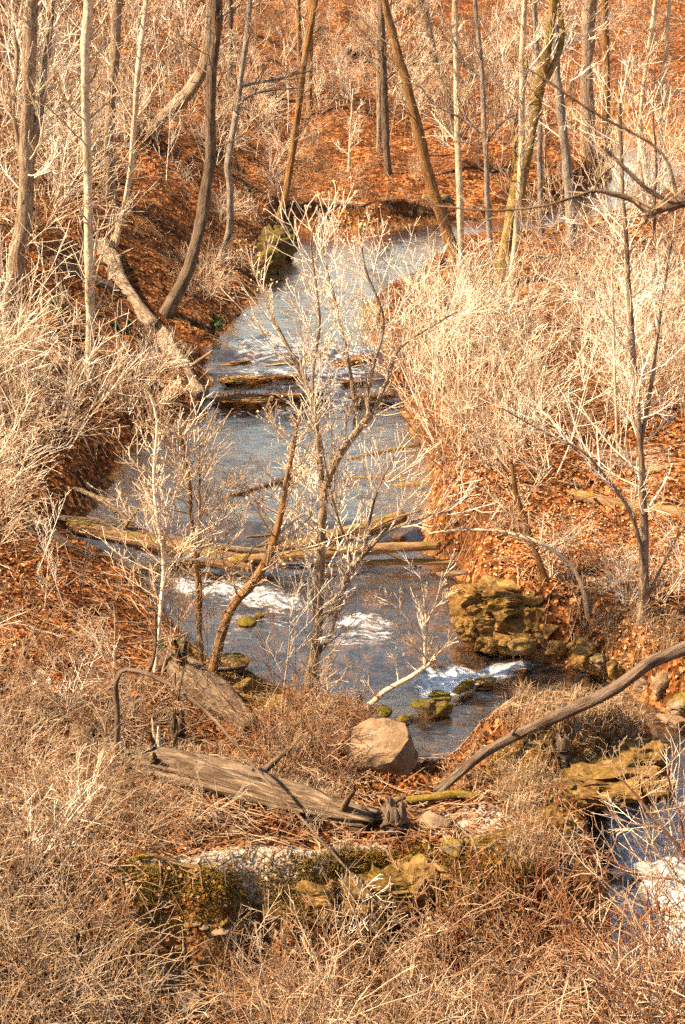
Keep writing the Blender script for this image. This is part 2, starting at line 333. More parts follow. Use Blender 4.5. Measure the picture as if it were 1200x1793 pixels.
uph = np.array([2.0, 2.0, 1.9, 1.8, 1.8, 1.9, 2.2, 2.0, 1.2])
def seg_dist(X, Y, P, closed=True):
    d = np.full(X.shape, 1e9)
    n = len(P)
    for i in range(n if closed else n - 1):
        a = P[i]; b = P[(i + 1) % n]; ab = b - a; L2 = ab @ ab + 1e-9
        t = np.clip(((X - a[0]) * ab[0] + (Y - a[1]) * ab[1]) / L2, 0, 1)
        d = np.minimum(d, np.hypot(X - a[0] - t * ab[0], Y - a[1] - t * ab[1]))
    return d
def inside(X, Y, P):
    r = np.zeros(X.shape, bool); n = len(P)
    for i in range(n):
        a = P[i]; b = P[(i + 1) % n]
        c = (a[1] > Y) != (b[1] > Y)
        with np.errstate(divide='ignore', invalid='ignore'):
            xx = (b[0] - a[0]) * (Y - a[1]) / (b[1] - a[1]) + a[0]
        r ^= c & (X < xx)
    return r
def signed(X, Y):                       # negative in the stream
    d = seg_dist(X, Y, poly); d = np.where(inside(X, Y, poly), -d, d)
    for i in range(len(upc) - 1):
        a, b = upc[i], upc[i + 1]; ab = b - a
        t = np.clip(((X - a[0]) * ab[0] + (Y - a[1]) * ab[1]) / (ab @ ab), 0, 1)
        d = np.minimum(d, np.hypot(X - a[0] - t * ab[0], Y - a[1] - t * ab[1]) - (uph[i] + t * (uph[i + 1] - uph[i])))
    return d
def smax0(t, k=0.6): return 0.5 * (t + np.sqrt(t * t + k * k))
ly = left[::-1]; ry = right[::-1]
def terrain_fn(X, Y):
    xl = np.interp(Y, ly[:, 1], ly[:, 0]); xr = np.interp(Y, ry[:, 1], ry[:, 0])
    xr = np.where(Y < 31.5, np.interp(Y, [20, 25, 28, 30, 31.5], [4.0, 2.6, 2.9, 4.0, 5.3]), xr)
    xl = np.where(Y < 31.4, np.interp(Y, [20, 25, 28, 29.5, 31.4], [2.0, 1.3, 2.0, 1.5, -1.2]), xl)
    xl = np.where(Y > 66, np.interp(Y, [66, 80, 110], [-2.0, -1.0, -4.0]), xl)
    wf = np.interp(Y, [31, 36, 38, 50, 66, 80, 100], [0, .4, .9, 1.5, 1.9, 2.2, 2.6])
    bl = np.interp(Y, [17, 22, 24.3, 26.5, 30, 36, 60, 70, 80], [1.0, .95, .85, .40, .22, .40, .5, .9, .9])
    br = np.interp(Y, [20, 25, 28, 31, 33, 40, 48, 66, 75], [.9, .9, .74, .85, 1.2, .9, .6, .6, .8])
    sL = np.interp(Y, [18, 24, 30, 36, 44, 60, 75, 100, 140], [.05, .05, .12, .40, .58, .60, .52, .36, .22])
    gl = smax0(xl - X - 0.6); gl = 26 * np.tanh(gl / 26)
    zl = wf + bl + sL * gl
    gr = smax0(X - xr - 0.5); zr = wf + br + 0.035 * np.minimum(gr, 40) + 0.30 * smax0(X - xr - 16, 4) * np.exp(-np.maximum(X - xr - 16, 0) / 120)
    t = np.clip((X - xl) / np.maximum(xr - xl, 0.5), 0, 1)
    z = zl * (1 - t) + zr * t
    y0 = 80 + 1.9 * np.clip(X, 0, 14)
    z = z + 0.135 * smax0(Y - y0, 5) * np.exp(-np.maximum(Y - y0, 0) / 160.0)
    # nearest bank: a ridge whose face drops towards the viewer, then the hillside the viewer stands on
    yr = 23.15 + 0.25 * np.sin(X * 0.9 + 0.6) + 0.10 * np.sin(X * 2.3) + 0.9 * fbm(X * 0.9, Y * 0.7, 77, 4)
    mr = sstep(-6.2, -2.2, X) * (1 - sstep(3.6, 4.6, X))
    drop = sstep(0.0, 1.0, (yr - Y) / (1.0 + 1.1 * vnoise(X * 1.1, X * 0 + 3, 79)))
    z = z + mr * 0.18 * np.exp(-((Y - yr - 0.25) / 0.45) ** 2) - (0.35 + mr * 1.05) * drop
    gg = sstep(3.0, 4.2, X) * (1 - sstep(23.2, 24.4, Y)) * sstep(20.2, 21.6, Y) * (1 - sstep(7.0, 10.0, X)); z = z * (1 - gg) + (-1.45 + 0.1 * (X - 5)) * gg
    z = z + 12.2 * np.tanh(0.66 * smax0(18.0 - Y, 1.2) / 12.2 * 1.15)
    z = z - 0.40 * sstep(2.6, 3.6, X) * (1 - sstep(24.6, 25.8, Y)) * (1 - sstep(8, 10, X))
    # grassy hummock beside the lower stream
    hx, hy = 3.35, 27.2
    z = z + 0.22 * np.exp(-(((X - hx) / 1.5) ** 2 + ((Y - hy) / 1.5) ** 2) ** 1.5)
    z = z + 0.40 * np.exp(-(((X - 4.0) / 0.9) ** 2 + ((Y - 27.4) / 1.0) ** 2) ** 1.5)
    z = z + 0.5 * fbm(X * 1.9, Y * 1.9, 61, 4) * np.exp(-((X - 2.6) / 2.4) ** 2 - ((Y - 26.3) / 2.0) ** 2)
    z = z + 0.22 * fbm(X * 0.35, Y * 0.35, 3, 3) * np.clip((Y - 10) / 30, 0.3, 1.5) + 0.16 * fbm(X * 1.3, Y * 1.3, 9, 4)
    z = z + sstep(50, 70, Y) * (0.55 * fbm(X * 0.55, Y * 0.4, 83, 4)) + (1 - sstep(-6, -3, X)) * sstep(36, 42, Y) * 0.5 * fbm(X * 0.8, Y * 0.6, 87, 3)
    # stream bed and banks
    sd = signed(X, Y); w = wlevel(Y)
    edge = 0.25 * fbm(X * 1.5, Y * 1.5, 21, 3)
    sde = sd + edge
    bed = w - 0.06 - np.clip(-sde * 0.5, 0, 0.34) + 0.16 * fbm(X * 1.1, Y * 1.1, 31, 4)
    steep = np.interp(Y, [24, 30, 34, 40, 60, 70], [0.22, 0.35, 0.5, 0.7, 0.7, 0.5])
    k = sstep(-0.05, steep + 0.15, sde)
    z = np.where(sde < 1.2, bed * (1 - k) + np.maximum(z, w + 0.12) * k, z)
    return z, sd
def axis(stops):
    out = [stops[0][0]]
    for (a, s0), (b, s1) in zip(stops[:-1], stops[1:]):
        while out[-1] < b - 1e-6:
            t = (out[-1] - a) / (b - a); out.append(out[-1] + s0 + (s1 - s0) * t)
    return np.array(out)
xs = axis([(-320, 30), (-60, 4), (-24, 0.45), (-12, 0.14), (12, 0.14), (24, 0.45), (60, 4), (320, 30)])
ys = axis([(-120, 20), (0, 3), (14, 0.4), (17, 0.11), (34, 0.12), (60, 0.22), (100, 0.5), (150, 2.5), (420, 30)])
GX, GY = np.meshgrid(xs, ys); GZ, GSD = terrain_fn(GX, GY)
def ground_z(x, y):
    x = np.asarray(x, float); y = np.asarray(y, float)
    i = np.clip(np.searchsorted(xs, x) - 1, 0, len(xs) - 2); j = np.clip(np.searchsorted(ys, y) - 1, 0, len(ys) - 2)
    fx = np.clip((x - xs[i]) / (xs[i + 1] - xs[i]), 0, 1); fy = np.clip((y - ys[j]) / (ys[j + 1] - ys[j]), 0, 1)
    return (GZ[j, i] * (1 - fx) + GZ[j, i + 1] * fx) * (1 - fy) + (GZ[j + 1, i] * (1 - fx) + GZ[j + 1, i + 1] * fx) * fy
def ground_sd(x, y):
    i = np.clip(np.searchsorted(xs, x), 0, len(xs) - 1); j = np.clip(np.searchsorted(ys, y), 0, len(ys) - 1); return GSD[j, i]
YY = np.concatenate([np.arange(8, 60, 0.1), np.arange(60, 170, 0.4)])
def hit(px, py, off=0.0):                         # where a sight line of the photograph meets the ground
    px = np.atleast_1d(np.asarray(px, float)); py = np.atleast_1d(np.asarray(py, float)); out = np.zeros((len(px), 3))
    for a in range(0, len(px), 400):
        p = atY(px[a:a + 400, None], py[a:a + 400, None], YY[None, :])
        g = ground_z(p[..., 0], p[..., 1]) + off > p[..., 2]
        k = np.where(g.any(1), g.argmax(1), len(YY) - 1)
        q = p[np.arange(len(k)), k]; q[:, 2] = ground_z(q[:, 0], q[:, 1]); out[a:a + 400] = q
    return out
def hit1(px, py, off=0.0): return hit(px, py, off)[0]
def grid_at(A, x, y):
    i = np.clip(np.searchsorted(xs, x), 0, len(xs) - 1); j = np.clip(np.searchsorted(ys, y), 0, len(ys) - 1); return A[j, i]
def world_poly(pp): return hit([p[0] for p in pp], [p[1] for p in pp])[:, :2]

def mask_poly(P, soft): 
    m = np.zeros(GX.shape); jj = (ys > P[:, 1].min() - 3) & (ys < P[:, 1].max() + 3)
    X, Y = GX[jj], GY[jj]; d = seg_dist(X, Y, P); d = np.where(inside(X, Y, P), -d, d)
    m[jj] = 1 - sstep(-soft, soft, d); return m
moss = 0.18 * np.ones(GX.shape); pale = np.zeros(GX.shape)
moss = np.maximum(moss, mask_poly(world_poly([(200, 1500), (420, 1540), (620, 1500), (760, 1480), (1000, 1440), (1010, 1560), (700, 1640), (480, 1640), (250, 1640)]), 0.5) * 0.8)
moss = np.maximum(moss, mask_poly(world_poly([(800, 1330), (980, 1240), (1150, 1300), (1060, 1420), (860, 1420)]), 0.5) * 0.55)
moss = np.maximum(moss, mask_poly(world_poly([(640, 1230), (470, 1180), (390, 1160), (300, 1060), (360, 1250), (560, 1300)]), 0.4) * 0.6)
moss = moss * (1 - sstep(36, 45, GY))
pale = np.maximum(pale, mask_poly(world_poly([(225, 1520), (330, 1500), (480, 1482), (660, 1475), (695, 1495), (610, 1518), (545, 1565), (480, 1605), (430, 1590), (400, 1548)]), 0.2) * 0.95)
pale = np.maximum(pale, mask_poly(world_poly([(720, 1420), (860, 1400), (960, 1450), (840, 1480), (720, 1470)]), 0.4) * 0.6)
pale = np.maximum(pale, mask_poly(world_poly([(1000, 780), (1180, 770), (1200, 840), (1050, 850)]), 0.8) * 0.55)  # sunlit litter on the right bank, its brightness painted in as paler ground
pale = np.maximum(pale, mask_poly(world_poly([(1010, 1010), (1110, 1000), (1110, 1060), (1020, 1060)]), 0.4) * 0.6)
pale = np.maximum(pale, mask_poly(world_poly([(640, 1640), (900, 1600), (900, 1680), (640, 1700)]), 0.4) * 0.5)
front_shade = mask_poly(world_poly([(190, 1560), (330, 1560), (480, 1640), (470, 1720), (400, 1793), (200, 1793)]), 0.5) * 0.75  # shade at the ridge foot, painted into the ground with the bed colour
wet = np.maximum(front_shade, 1 - sstep(-0.05, 0.25, GSD + 0.2 * fbm(GX * 2, GY * 2, 5, 3)))  # wet stream margin joined with the painted shade at the front
nx, ny = len(xs), len(ys)
ii = (np.arange(ny - 1)[:, None] * nx + np.arange(nx - 1)[None, :]).ravel()
gf = np.stack([ii, ii + 1, ii + nx + 1, ii + nx], 1)
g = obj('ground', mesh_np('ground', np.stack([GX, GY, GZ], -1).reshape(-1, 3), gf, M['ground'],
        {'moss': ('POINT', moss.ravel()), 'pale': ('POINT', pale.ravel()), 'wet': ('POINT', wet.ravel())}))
tag(g, 'leaf covered ravine floor and slopes', None, None, 'structure')

# ------------------------------------------------------------------ stream
wx = axis([(-8, 0.11), (8, 0.11), (18, 0.3)]); wy = axis([(22.5, 0.1), (40, 0.12), (68, 0.25), (108, 0.5)])
WX, WYg = np.meshgrid(wx, wy); wsd = signed(WX, WYg)
FOAM = [  # white water: photo outline, strength, water level
 ([(285, 1010), (400, 1015), (530, 1035), (545, 1062), (470, 1062), (400, 1052), (300, 1040)], 1.0, .35),
 ([(400, 1062), (520, 1060), (545, 1090), (420, 1105), (395, 1085)], .55, .28),
 ([(580, 1065), (650, 1068), (720, 1085), (640, 1105), (575, 1095)], .95, .27),
 ([(560, 1105), (700, 1098), (690, 1125), (570, 1135)], .8, .2),
 ([(715, 1195), (760, 1168), (830, 1170), (900, 1165), (1000, 1140), (880, 1190), (820, 1205), (745, 1228)], 1.7, .04),
 ([(400, 598), (470, 590), (580, 600), (655, 612), (650, 632), (540, 630), (400, 625)], .72, 1.72),
 ([(400, 650), (530, 645), (655, 648), (655, 672), (540, 672), (400, 662)], .75, 1.45),
 ([(440, 690), (600, 685), (680, 690), (660, 718), (500, 720), (440, 712)], .65, 1.2),
 ([(500, 500), (640, 500), (600, 560), (470, 560)], .5, 1.87), ([(520, 730), (700, 725), (690, 790), (560, 800)], .42, 1.03), ([(250, 770), (420, 760), (400, 860), (260, 860)], .40, .98),
 ([(370, 695), (470, 720), (400, 740), (350, 730)], .45, 1.1),
 ([(620, 440), (760, 455), (720, 500), (640, 480)], .55, 1.9),
 ([(770, 420), (850, 425), (840, 450), (780, 445)], .7, 1.9),
 ([(380, 845), (460, 850), (450, 872), (390, 868)], .7, .97),
 ([(1055, 1425), (1200, 1415), (1300, 1430), (1260, 1525), (1180, 1520), (1060, 1510)], 1.25, -.2),
 ([(1060, 1575), (1240, 1560), (1290, 1650), (1260, 1740), (1010, 1740), (1040, 1650)], 1.25, -.8),
 ([(880, 1140), (935, 1140), (930, 1152), (885, 1152)], .8, .08)]
foam = 0.22 + 0.30 * fbm(WX * 0.5, WYg * 0.5, 71, 3)
for pp, s, z in FOAM:
    P = np.array([atZ(a, b, z)[:2] for a, b in pp])
    d = seg_dist(WX, WYg, P); d = np.where(inside(WX, WYg, P), -d, d)
    foam = np.maximum(foam, s * (1 - sstep(-0.35, 0.25, d)))
turb = np.clip((foam - .4) * 1.6, 0, 1)
wz = wlevel(WYg) + np.interp(WYg, [40, 58], [.035, .010]) * fbm(WX * 1.6, WYg * 2.6, 41, 3) + (0.02 + 0.26 * turb) * fbm(WX * 2.6, WYg * 3.8, 51, 4)
keep = wsd < 0.45
kf = (keep[:-1, :-1] | keep[1:, :-1] | keep[:-1, 1:] | keep[1:, 1:])
ii = (np.arange(len(wy) - 1)[:, None] * len(wx) + np.arange(len(wx) - 1)[None, :])[kf]
wf_ = np.stack([ii, ii + 1, ii + len(wx) + 1, ii + len(wx)], 1)
used, inv = np.unique(wf_, return_inverse=True)
st = obj('stream', mesh_np('stream', np.stack([WX, WYg, wz], -1).reshape(-1, 3)[used], inv.reshape(-1, 4), M['water'], {'foam': ('POINT', foam.ravel()[used]), 'rough': ('POINT', np.clip(1.2 * turb + np.interp(WYg, [25, 31, 38, 45, 52, 60], [.7, .6, .6, .45, .25, .08]), 0, 1).ravel()[used])}))
tag(st, 'shallow stream with small white rapids running down the ravine', None, None, 'structure')
#__PART2__

# ------------------------------------------------------------------ branching plants
def unit(v): return v / (np.linalg.norm(v) + 1e-9)
def perp(d, r):
    a = np.array([r.normal(), r.normal(), r.normal()]); a -= d * (a @ d); return unit(a)
def grow(out, p, d, ln, r0, lev, r, kids=(0, 0), up=0.15, wob=0.25, seg=4, spread=0.9, kl=0.45, tip=0.35, rmin=0.003):
    """one limb as a crooked tapering line and, along it, its own smaller limbs"""
    pts = [p]; dd = d; st = ln / seg
    for k in range(seg):
        dd = unit(dd + wob * np.array([r.normal(), r.normal(), r.normal()]) * 0.6 + np.array([0, 0, up * 0.5]))
        pts.append(pts[-1] + dd * st)
    pts = np.array(pts); rad = np.linspace(r0, max(r0 * tip, rmin), seg + 1)
    out.append((pts, rad))
    if lev <= 0: return
    n = kids[0] if isinstance(kids[0], int) else 0
    n = int(r.integers(kids[0], kids[1] + 1)) if kids[1] else 0
    for k in range(n):
        t = 0.18 + 0.8 * (k + r.random()) / n; i = min(int(t * seg), seg - 1); f = t * seg - i
        q = pts[i] * (1 - f) + pts[i + 1] * f; dq = unit(pts[i + 1] - pts[i])
        nd = unit(dq + spread * (0.6 + 0.8 * r.random()) * perp(dq, r))
        grow(out, q, nd, ln * kl * (1.15 - 0.6 * t) * (0.6 + 0.8 * r.random()), max(r0 * (1 - (1 - tip) * t) * 0.55, rmin), lev - 1, r,
             (max(2, kids[0] // 2), max(3, kids[1] // 2)), up, wob * 1.1, max(2, seg - 1), spread, kl, tip, rmin)

def build(name, paths, sides, mat, parent=None, loc=None, rough=0.0, seed=0):
    V, Fq, TC = tubes(paths, sides, rough=rough, seed=seed)
    if loc is not None: V = V - np.asarray(loc)
    return obj(name, mesh_np(name, V, Fq, mat, {'tc': ('POINT', TC)}), parent)

def px_line(pix, Y, dY=0.0):
    """a line of the photograph laid in the standing plane at ground distance Y, leaning dY away along its length"""
    n = len(pix); Ys = Y + (np.interp(np.linspace(0, 1, n), np.linspace(0, 1, len(dY)), dY) if isinstance(dY, tuple) else dY * np.linspace(0, 1, n))
    return np.array([atY(a, b, y) for (a, b), y in zip(pix, Ys)])

TREES = {}
def tree(label, pix, w, bark, twig='twig_tan', name='bare_tree', Y=None, dY=0.0, top=None, limbs=(), nb=26, blen=1.5, bstart=0.25, seed=0, kids=(4, 7), lev=2, leaves=None, cat='tree', group=None, brad=0.35, limbd=0.7, rmin=0.007, up=0.25, root=True):
    r = np.random.default_rng(1000 + seed)
    b0 = hit1(*pix[0]) if Y is None else None
    Y0 = b0[1] if Y is None else Y
    if Y0 > 58: rmin = max(rmin, 0.009)
    P = px_line(pix, Y0, dY)
    if Y is not None: P[0, 2] = ground_z(P[0, 0], P[0, 1])
    dp = depth(P); ww = np.interp(np.linspace(0, 1, len(P)), np.linspace(0, 1, len(w)), w)
    rad = ww * dp / F / 2 * 0.9
    if top:                                     # the part above the picture
        d = unit(P[-1] - P[-2]); d = unit(d * 0.5 + np.array([0, 0, 0.6]))
        n = 3
        for k in range(n):
            P = np.vstack([P, P[-1] + d * top / n + np.array([r.normal(), r.normal(), 0]) * 0.12]); rad = np.append(rad, rad[-1] * 0.66)
    base = P[0].copy()
    L = spline(np.column_stack([P, rad]), 0.28)
    L[:, :3] += 0.012 * np.column_stack([fbm(np.arange(len(L)) * 0.4, seed + 0 * L[:, 0], k, 2) for k in (1, 2, 3)]) * np.clip(rad[0] / 0.05, 1, 4)
    if root:
        h = np.linalg.norm(L[:, :3] - L[0, :3], axis=1); L[:, 3] *= 1 + 0.35 * np.exp(-h / (rad[0] * 3.0 + 0.02))
        dn = unit(L[1, :3] - L[0, :3]); L = np.vstack([np.append(L[0, :3] - dn * 0.35, L[0, 3] * 1.15), L])
    e = empty(name, base, label, cat, group)
    build('trunk', [(L[:, :3], L[:, 3])], 12 if rad[0] > 0.07 else 7, M[bark], e, base, 0.42, seed)
    paths = []; allp_ = []
    for lp in limbs:
        lpix, lw = lp[0], lp[1]; ldy = lp[2] if len(lp) > 2 else 0.4
        q = px_line(lpix, Y0, ldy); q[0] = q[0]
        k = np.argmin(np.linalg.norm(L[:, [0, 2]] - q[0][[0, 2]], axis=1))
        q[:, 1] += L[k, 1] - q[0, 1]
        if np.linalg.norm(L[k, [0, 2]] - q[0][[0, 2]]) < 0.5: q[0] = L[k, :3]
        lr = np.interp(np.linspace(0, 1, len(q)), np.linspace(0, 1, len(lw)), lw) * depth(q) / F / 2
        G = spline(np.column_stack([q, lr]), 0.2)
        lo = build('limb', [(G[:, :3], G[:, 3])], 7, M[bark], e, base, 0.2, seed + 5); lpaths = []
        for k in range(max(3, int(len(G) * limbd))):
            i = int(r.integers(len(G) // 5, len(G) - 1)); dq = unit(G[min(i + 1, len(G) - 1), :3] - G[i - 1, :3])
            grow(lpaths, G[i, :3], unit(dq + 0.8 * perp(dq, r) + [0, 0, up]), blen * (0.3 + 0.5 * r.random()), min(max(G[i, 3] * 0.45, rmin), 0.022), lev - 1, r, kids, up, 0.15, 4, rmin=rmin)
        if len(lpaths) > 20: build('twigs', lpaths, 3, M[twig], lo, base); allp_ += lpaths
        else: paths += lpaths
    n = len(L)
    for k in range(nb):
        t = bstart + (1 - bstart) * (k + r.random()) / nb; i = min(int(t * n), n - 2)
        a = r.random() * 6.283; out = np.array([math.cos(a), math.sin(a), 0.25 + 0.5 * r.random()])
        grow(paths, L[i, :3], unit(out), blen * (0.45 + 0.8 * r.random()) * (1.15 - 0.6 * t), min(max(L[i, 3] * brad, rmin), 0.028), lev, r, kids, up, 0.15, 5, rmin=rmin)
    if paths:
        build('crown', paths, 3, M[twig], e, base)
        if leaves:
            tips = np.array([p[-1] for p, q in paths + allp_ if p[-1][2] > base[2] + leaves[1]]); 
            if len(tips) > 0:
                tips = tips[r.integers(0, len(tips), leaves[0])] + r.normal(size=(leaves[0], 3)) * 0.03
                leaf_mesh('dead_leaves', tips, 0.03, 0.065, M['leaf_pale'], r, e, base, hang=True)
    TREES[label] = (e, L, Y0)
    return e

def leaf_mesh(name, P, smin, smax, mat, r, parent=None, loc=None, normals=None, hang=False, kind=None, shift=None):
    """curled four-cornered leaves bent along the midrib: 2 quads each"""
    n = len(P); s = smin + (smax - smin) * r.random(n); a = r.random(n) * 6.283
    if normals is None:
        nz = np.column_stack([r.normal(size=n) * 0.45, r.normal(size=n) * 0.45, np.ones(n)])
    else: nz = normals + r.normal(size=(n, 3)) * 0.30
    if hang: nz = r.normal(size=(n, 3))
    nz /= np.linalg.norm(nz, axis=1, keepdims=True)
    t = np.column_stack([np.cos(a), np.sin(a), np.zeros(n)]); u = t - nz * (t * nz).sum(1, keepdims=True); u /= np.linalg.norm(u, axis=1, keepdims=True) + 1e-9
    v = np.cross(nz, u); c = (0.15 + 0.5 * r.random(n))[:, None]; S_ = s[:, None]; wd = (0.28 + 0.2 * r.random(n))[:, None]
    A = P - u * S_ * 0.5; B = P + u * S_ * 0.5 + nz * S_ * 0.1
    m1 = P + v * S_ * wd + nz * S_ * c * 0.5; m2 = P - v * S_ * wd + nz * S_ * c * 0.5
    V = np.stack([A, m1, B, m2], 1).reshape(-1, 3)
    i = np.arange(n)[:, None] * 4; Fc = np.concatenate([i + [0, 2, 1], i + [0, 3, 2]], 0)
    q = np.clip(r.random(n) + (0 if shift is None else shift), 0, 1); rn = np.concatenate([q, q])
    if loc is not None: V = V - np.asarray(loc)
    o = obj(name, mesh_np(name, V, Fc, mat, {'rnd': ('FACE', rn)}, smooth=False), parent)
    if kind: o['kind'] = kind
    return o

# ---- trees along the ravine, each traced to the ground it grows from
tree('thick tan trunk at the left edge, half veiled by pale twigs', [(12, 565), (40, 400), (48, 250), (50, 120), (56, 0)], (34, 24), 'bark_tan', 'twig_pale', top=6, seed=1, nb=40, blen=2.4,
     limbs=[([(46, 330), (70, 200), (82, 100), (92, 0)], (16, 12)), ([(42, 330), (25, 200), (30, 90), (10, 0)], (9, 6))])
tree('slim straight trunk on the left slope with a thin stem beside it', [(158, 668), (156, 520), (154, 350), (150, 180), (149, 80), (155, 0)], (15, 15, 20), 'bark_pale', 'twig_pale', top=6, seed=2, nb=34, blen=2.2,
     limbs=[([(160, 640), (164, 560), (163, 470), (172, 400)], (6, 5))])
tree('hazy tan trunk standing behind the slim straight one on the left', [(190, 350), (192, 250), (198, 120), (206, 0)], (20, 17), 'bark_tan', 'twig_pale', top=7, seed=3, nb=24, blen=2.5)
tree('slender pale sapling trunk leaning right above the broken slope log', [(203, 425), (216, 370), (228, 300), (236, 200), (243, 120), (256, 0)], (11, 9), 'bark_pale', 'twig_pale', top=4, seed=4, nb=26, blen=1.8)
tree('curved pale trunk sweeping up from a broken white base', [(262, 235), (300, 192), (340, 150), (362, 100), (370, 40), (372, 0)], (26, 22), 'bark_tan', 'twig_tan', top=7, seed=5, nb=18, blen=2.4, bstart=0.5)
tree('tall dark grey trunk with a kinked foot on the left bank', [(290, 548), (322, 490), (345, 420), (360, 340), (370, 240), (374, 100), (381, 0)], (24, 21, 18), 'bark_dark', 'twig_tan', top=7, seed=6, nb=26, blen=2.2, bstart=0.3)
tree('slim grey crooked tree with two long limbs reaching right', [(386, 460), (402, 400), (404, 330), (400, 285), (412, 210), (424, 120), (438, 0)], (14, 10), 'bark_grey', 'twig_grey', top=5, seed=7, nb=16, blen=1.6, bstart=0.4,
     limbs=[([(424, 158), (445, 146), (490, 138), (530, 126), (548, 124)], (6, 3)), ([(422, 186), (445, 165), (480, 158), (522, 154)], (4, 2)), ([(425, 68), (400, 50), (380, 40)], (4, 2))])
tree('leaning brown tree rooted at the left end of the upper pool', [(486, 398), (500, 340), (512, 270), (524, 180), (536, 90), (552, 0)], (13, 12), 'bark_brown', 'twig_tan', top=5, seed=8, nb=18, blen=1.8,
     limbs=[([(516, 212), (528, 207), (546, 209)], (5, 3))])
tree('straight brown trunk behind the leaning tree at the upper pool', [(541, 205), (543, 120), (546, 0)], (12, 10), 'bark_brown', 'twig_tan', top=6, seed=9, nb=20, blen=2.0)
tree('dark thin trunk on the far slope left of centre', [(404, 140), (404, 80), (403, 0)], (11, 10), 'bark_dark', 'twig_tan', top=6, seed=10, nb=16, blen=2.2)
tree('short brown trunk piece on the far slope near the top centre', [(526, 110), (524, 60), (522, 0)], (10, 9), 'bark_brown', 'twig_tan', top=6, seed=11, nb=14, blen=2.2)
tree('thin pale sapling in the middle of the far flat', [(611, 302), (613, 250), (616, 200), (619, 155)], (6, 3), 'bark_pale', 'twig_pale', seed=12, nb=14, blen=1.2, rmin=0.006)
tree('straight dark trunk with spreading roots on the far bank', [(680, 308), (675, 220), (671, 120), (668, 0)], (14, 13), 'bark_dark', 'twig_tan', top=6, seed=13, nb=24, blen=2.4,
     limbs=[([(672, 100), (640, 60), (612, 30)], (4, 2)), ([(672, 150), (700, 120), (730, 110)], (4, 2))])
tree('tan trunk close behind the straight dark one on the far bank', [(665, 268), (664, 150), (663, 0)], (10, 9), 'bark_tan', 'twig_tan', top=6, seed=14, nb=16, blen=2.0)
tree('big leaning trunk crossing from the right bank towards the top left', [(806, 480), (780, 400), (757, 330), (735, 240), (712, 150), (690, 70), (672, 0)], (24, 20, 15), 'bark_brown', 'twig_tan', top=6, seed=15, nb=22, blen=2.0, bstart=0.35)
tree('leaning tan trunk in front of the far bend of the stream', [(803, 250), (785, 180), (762, 105), (748, 40), (738, 0)], (19, 16), 'bark_tan', 'twig_tan', top=6, seed=16, nb=22, blen=2.2)
tree('straight slim pale trunk right of the big leaning one', [(809, 495), (806, 380), (802, 250), (799, 110), (797, 0)], (13, 11), 'bark_pale', 'twig_pale', top=5, seed=17, nb=20, blen=1.6, bstart=0.3)
tree('slim dark grey tree with a long drooping limb to the left', [(862, 545), (858, 430), (853, 320), (848, 220), (844, 120), (832, 0)], (12, 8), 'bark_grey', 'twig_dark', top=5, seed=18, nb=26, blen=1.9, bstart=0.3,
     limbs=[([(848, 238), (820, 215), (785, 195), (755, 178), (735, 150), (700, 145)], (4, 2)), ([(846, 140), (815, 110), (790, 60), (770, 20)], (4, 2)), ([(852, 250), (880, 215), (905, 200)], (4, 2)), ([(851, 262), (820, 250), (780, 248)], (3, 2))])
tree('stout mossy leaning trunk forking on the right of the upper pool', [(878, 500), (888, 430), (902, 350), (922, 260), (942, 170), (958, 90), (972, 0)], (32, 27, 17), 'bark_moss', 'twig_pale', top=6, seed=19, nb=26, blen=2.2, bstart=0.4,
     limbs=[([(946, 150), (972, 110), (985, 60), (975, 0)], (14, 9)), ([(905, 320), (900, 240), (915, 170), (925, 100)], (9, 6))])
tree('thin whitish trunk crossing in front of the mossy leaning one', [(893, 530), (903, 420), (912, 300), (914, 180), (915, 90), (920, 0)], (13, 10), 'bark_pale', 'twig_pale', top=5, seed=20, nb=22, blen=1.8)
tree('slim grey trunk just right of the mossy leaning one', [(948, 415), (946, 300), (943, 150), (936, 0)], (11, 9), 'bark_grey', 'twig_pale', top=5, seed=21, nb=22, blen=1.8)
tree('grey trunk with a dark hollow foot deep in the right thicket', [(1001, 432), (997, 330), (986, 220), (975, 120), (972, 0)], (22, 14), 'bark_grey', 'twig_pale', top=6, seed=22, nb=26, blen=2.2)
tree('thick pale trunk with a dark right side near the top right', [(1030, 275), (1027, 150), (1031, 60), (1034, 0)], (25, 24), 'bark_tan', 'twig_pale', top=7, seed=23, nb=26, blen=2.8)
tree('white slender stem at the far right edge of the top', [(1158, 330), (1157, 200), (1166, 90), (1172, 0)], (8, 7), 'bark_pale', 'twig_pale', top=5, seed=24, nb=24, blen=2.0)
tree('white slender stem curving in the top right corner', [(1118, 340), (1122, 200), (1134, 100), (1148, 0)], (8, 7), 'bark_pale', 'twig_pale', top=5, seed=25, nb=24, blen=2.0)
tree('brown trunk half hidden in the top right thicket', [(1063, 230), (1062, 120), (1058, 0)], (15, 13), 'bark_brown', 'twig_pale', top=7, seed=26, nb=22, blen=2.5)
tree('slim dark trunk at the back of the right thicket', [(1148, 510), (1147, 440), (1146, 360)], (9, 6), 'bark_dark', 'twig_tan', top=4, seed=27, nb=16, blen=1.6)
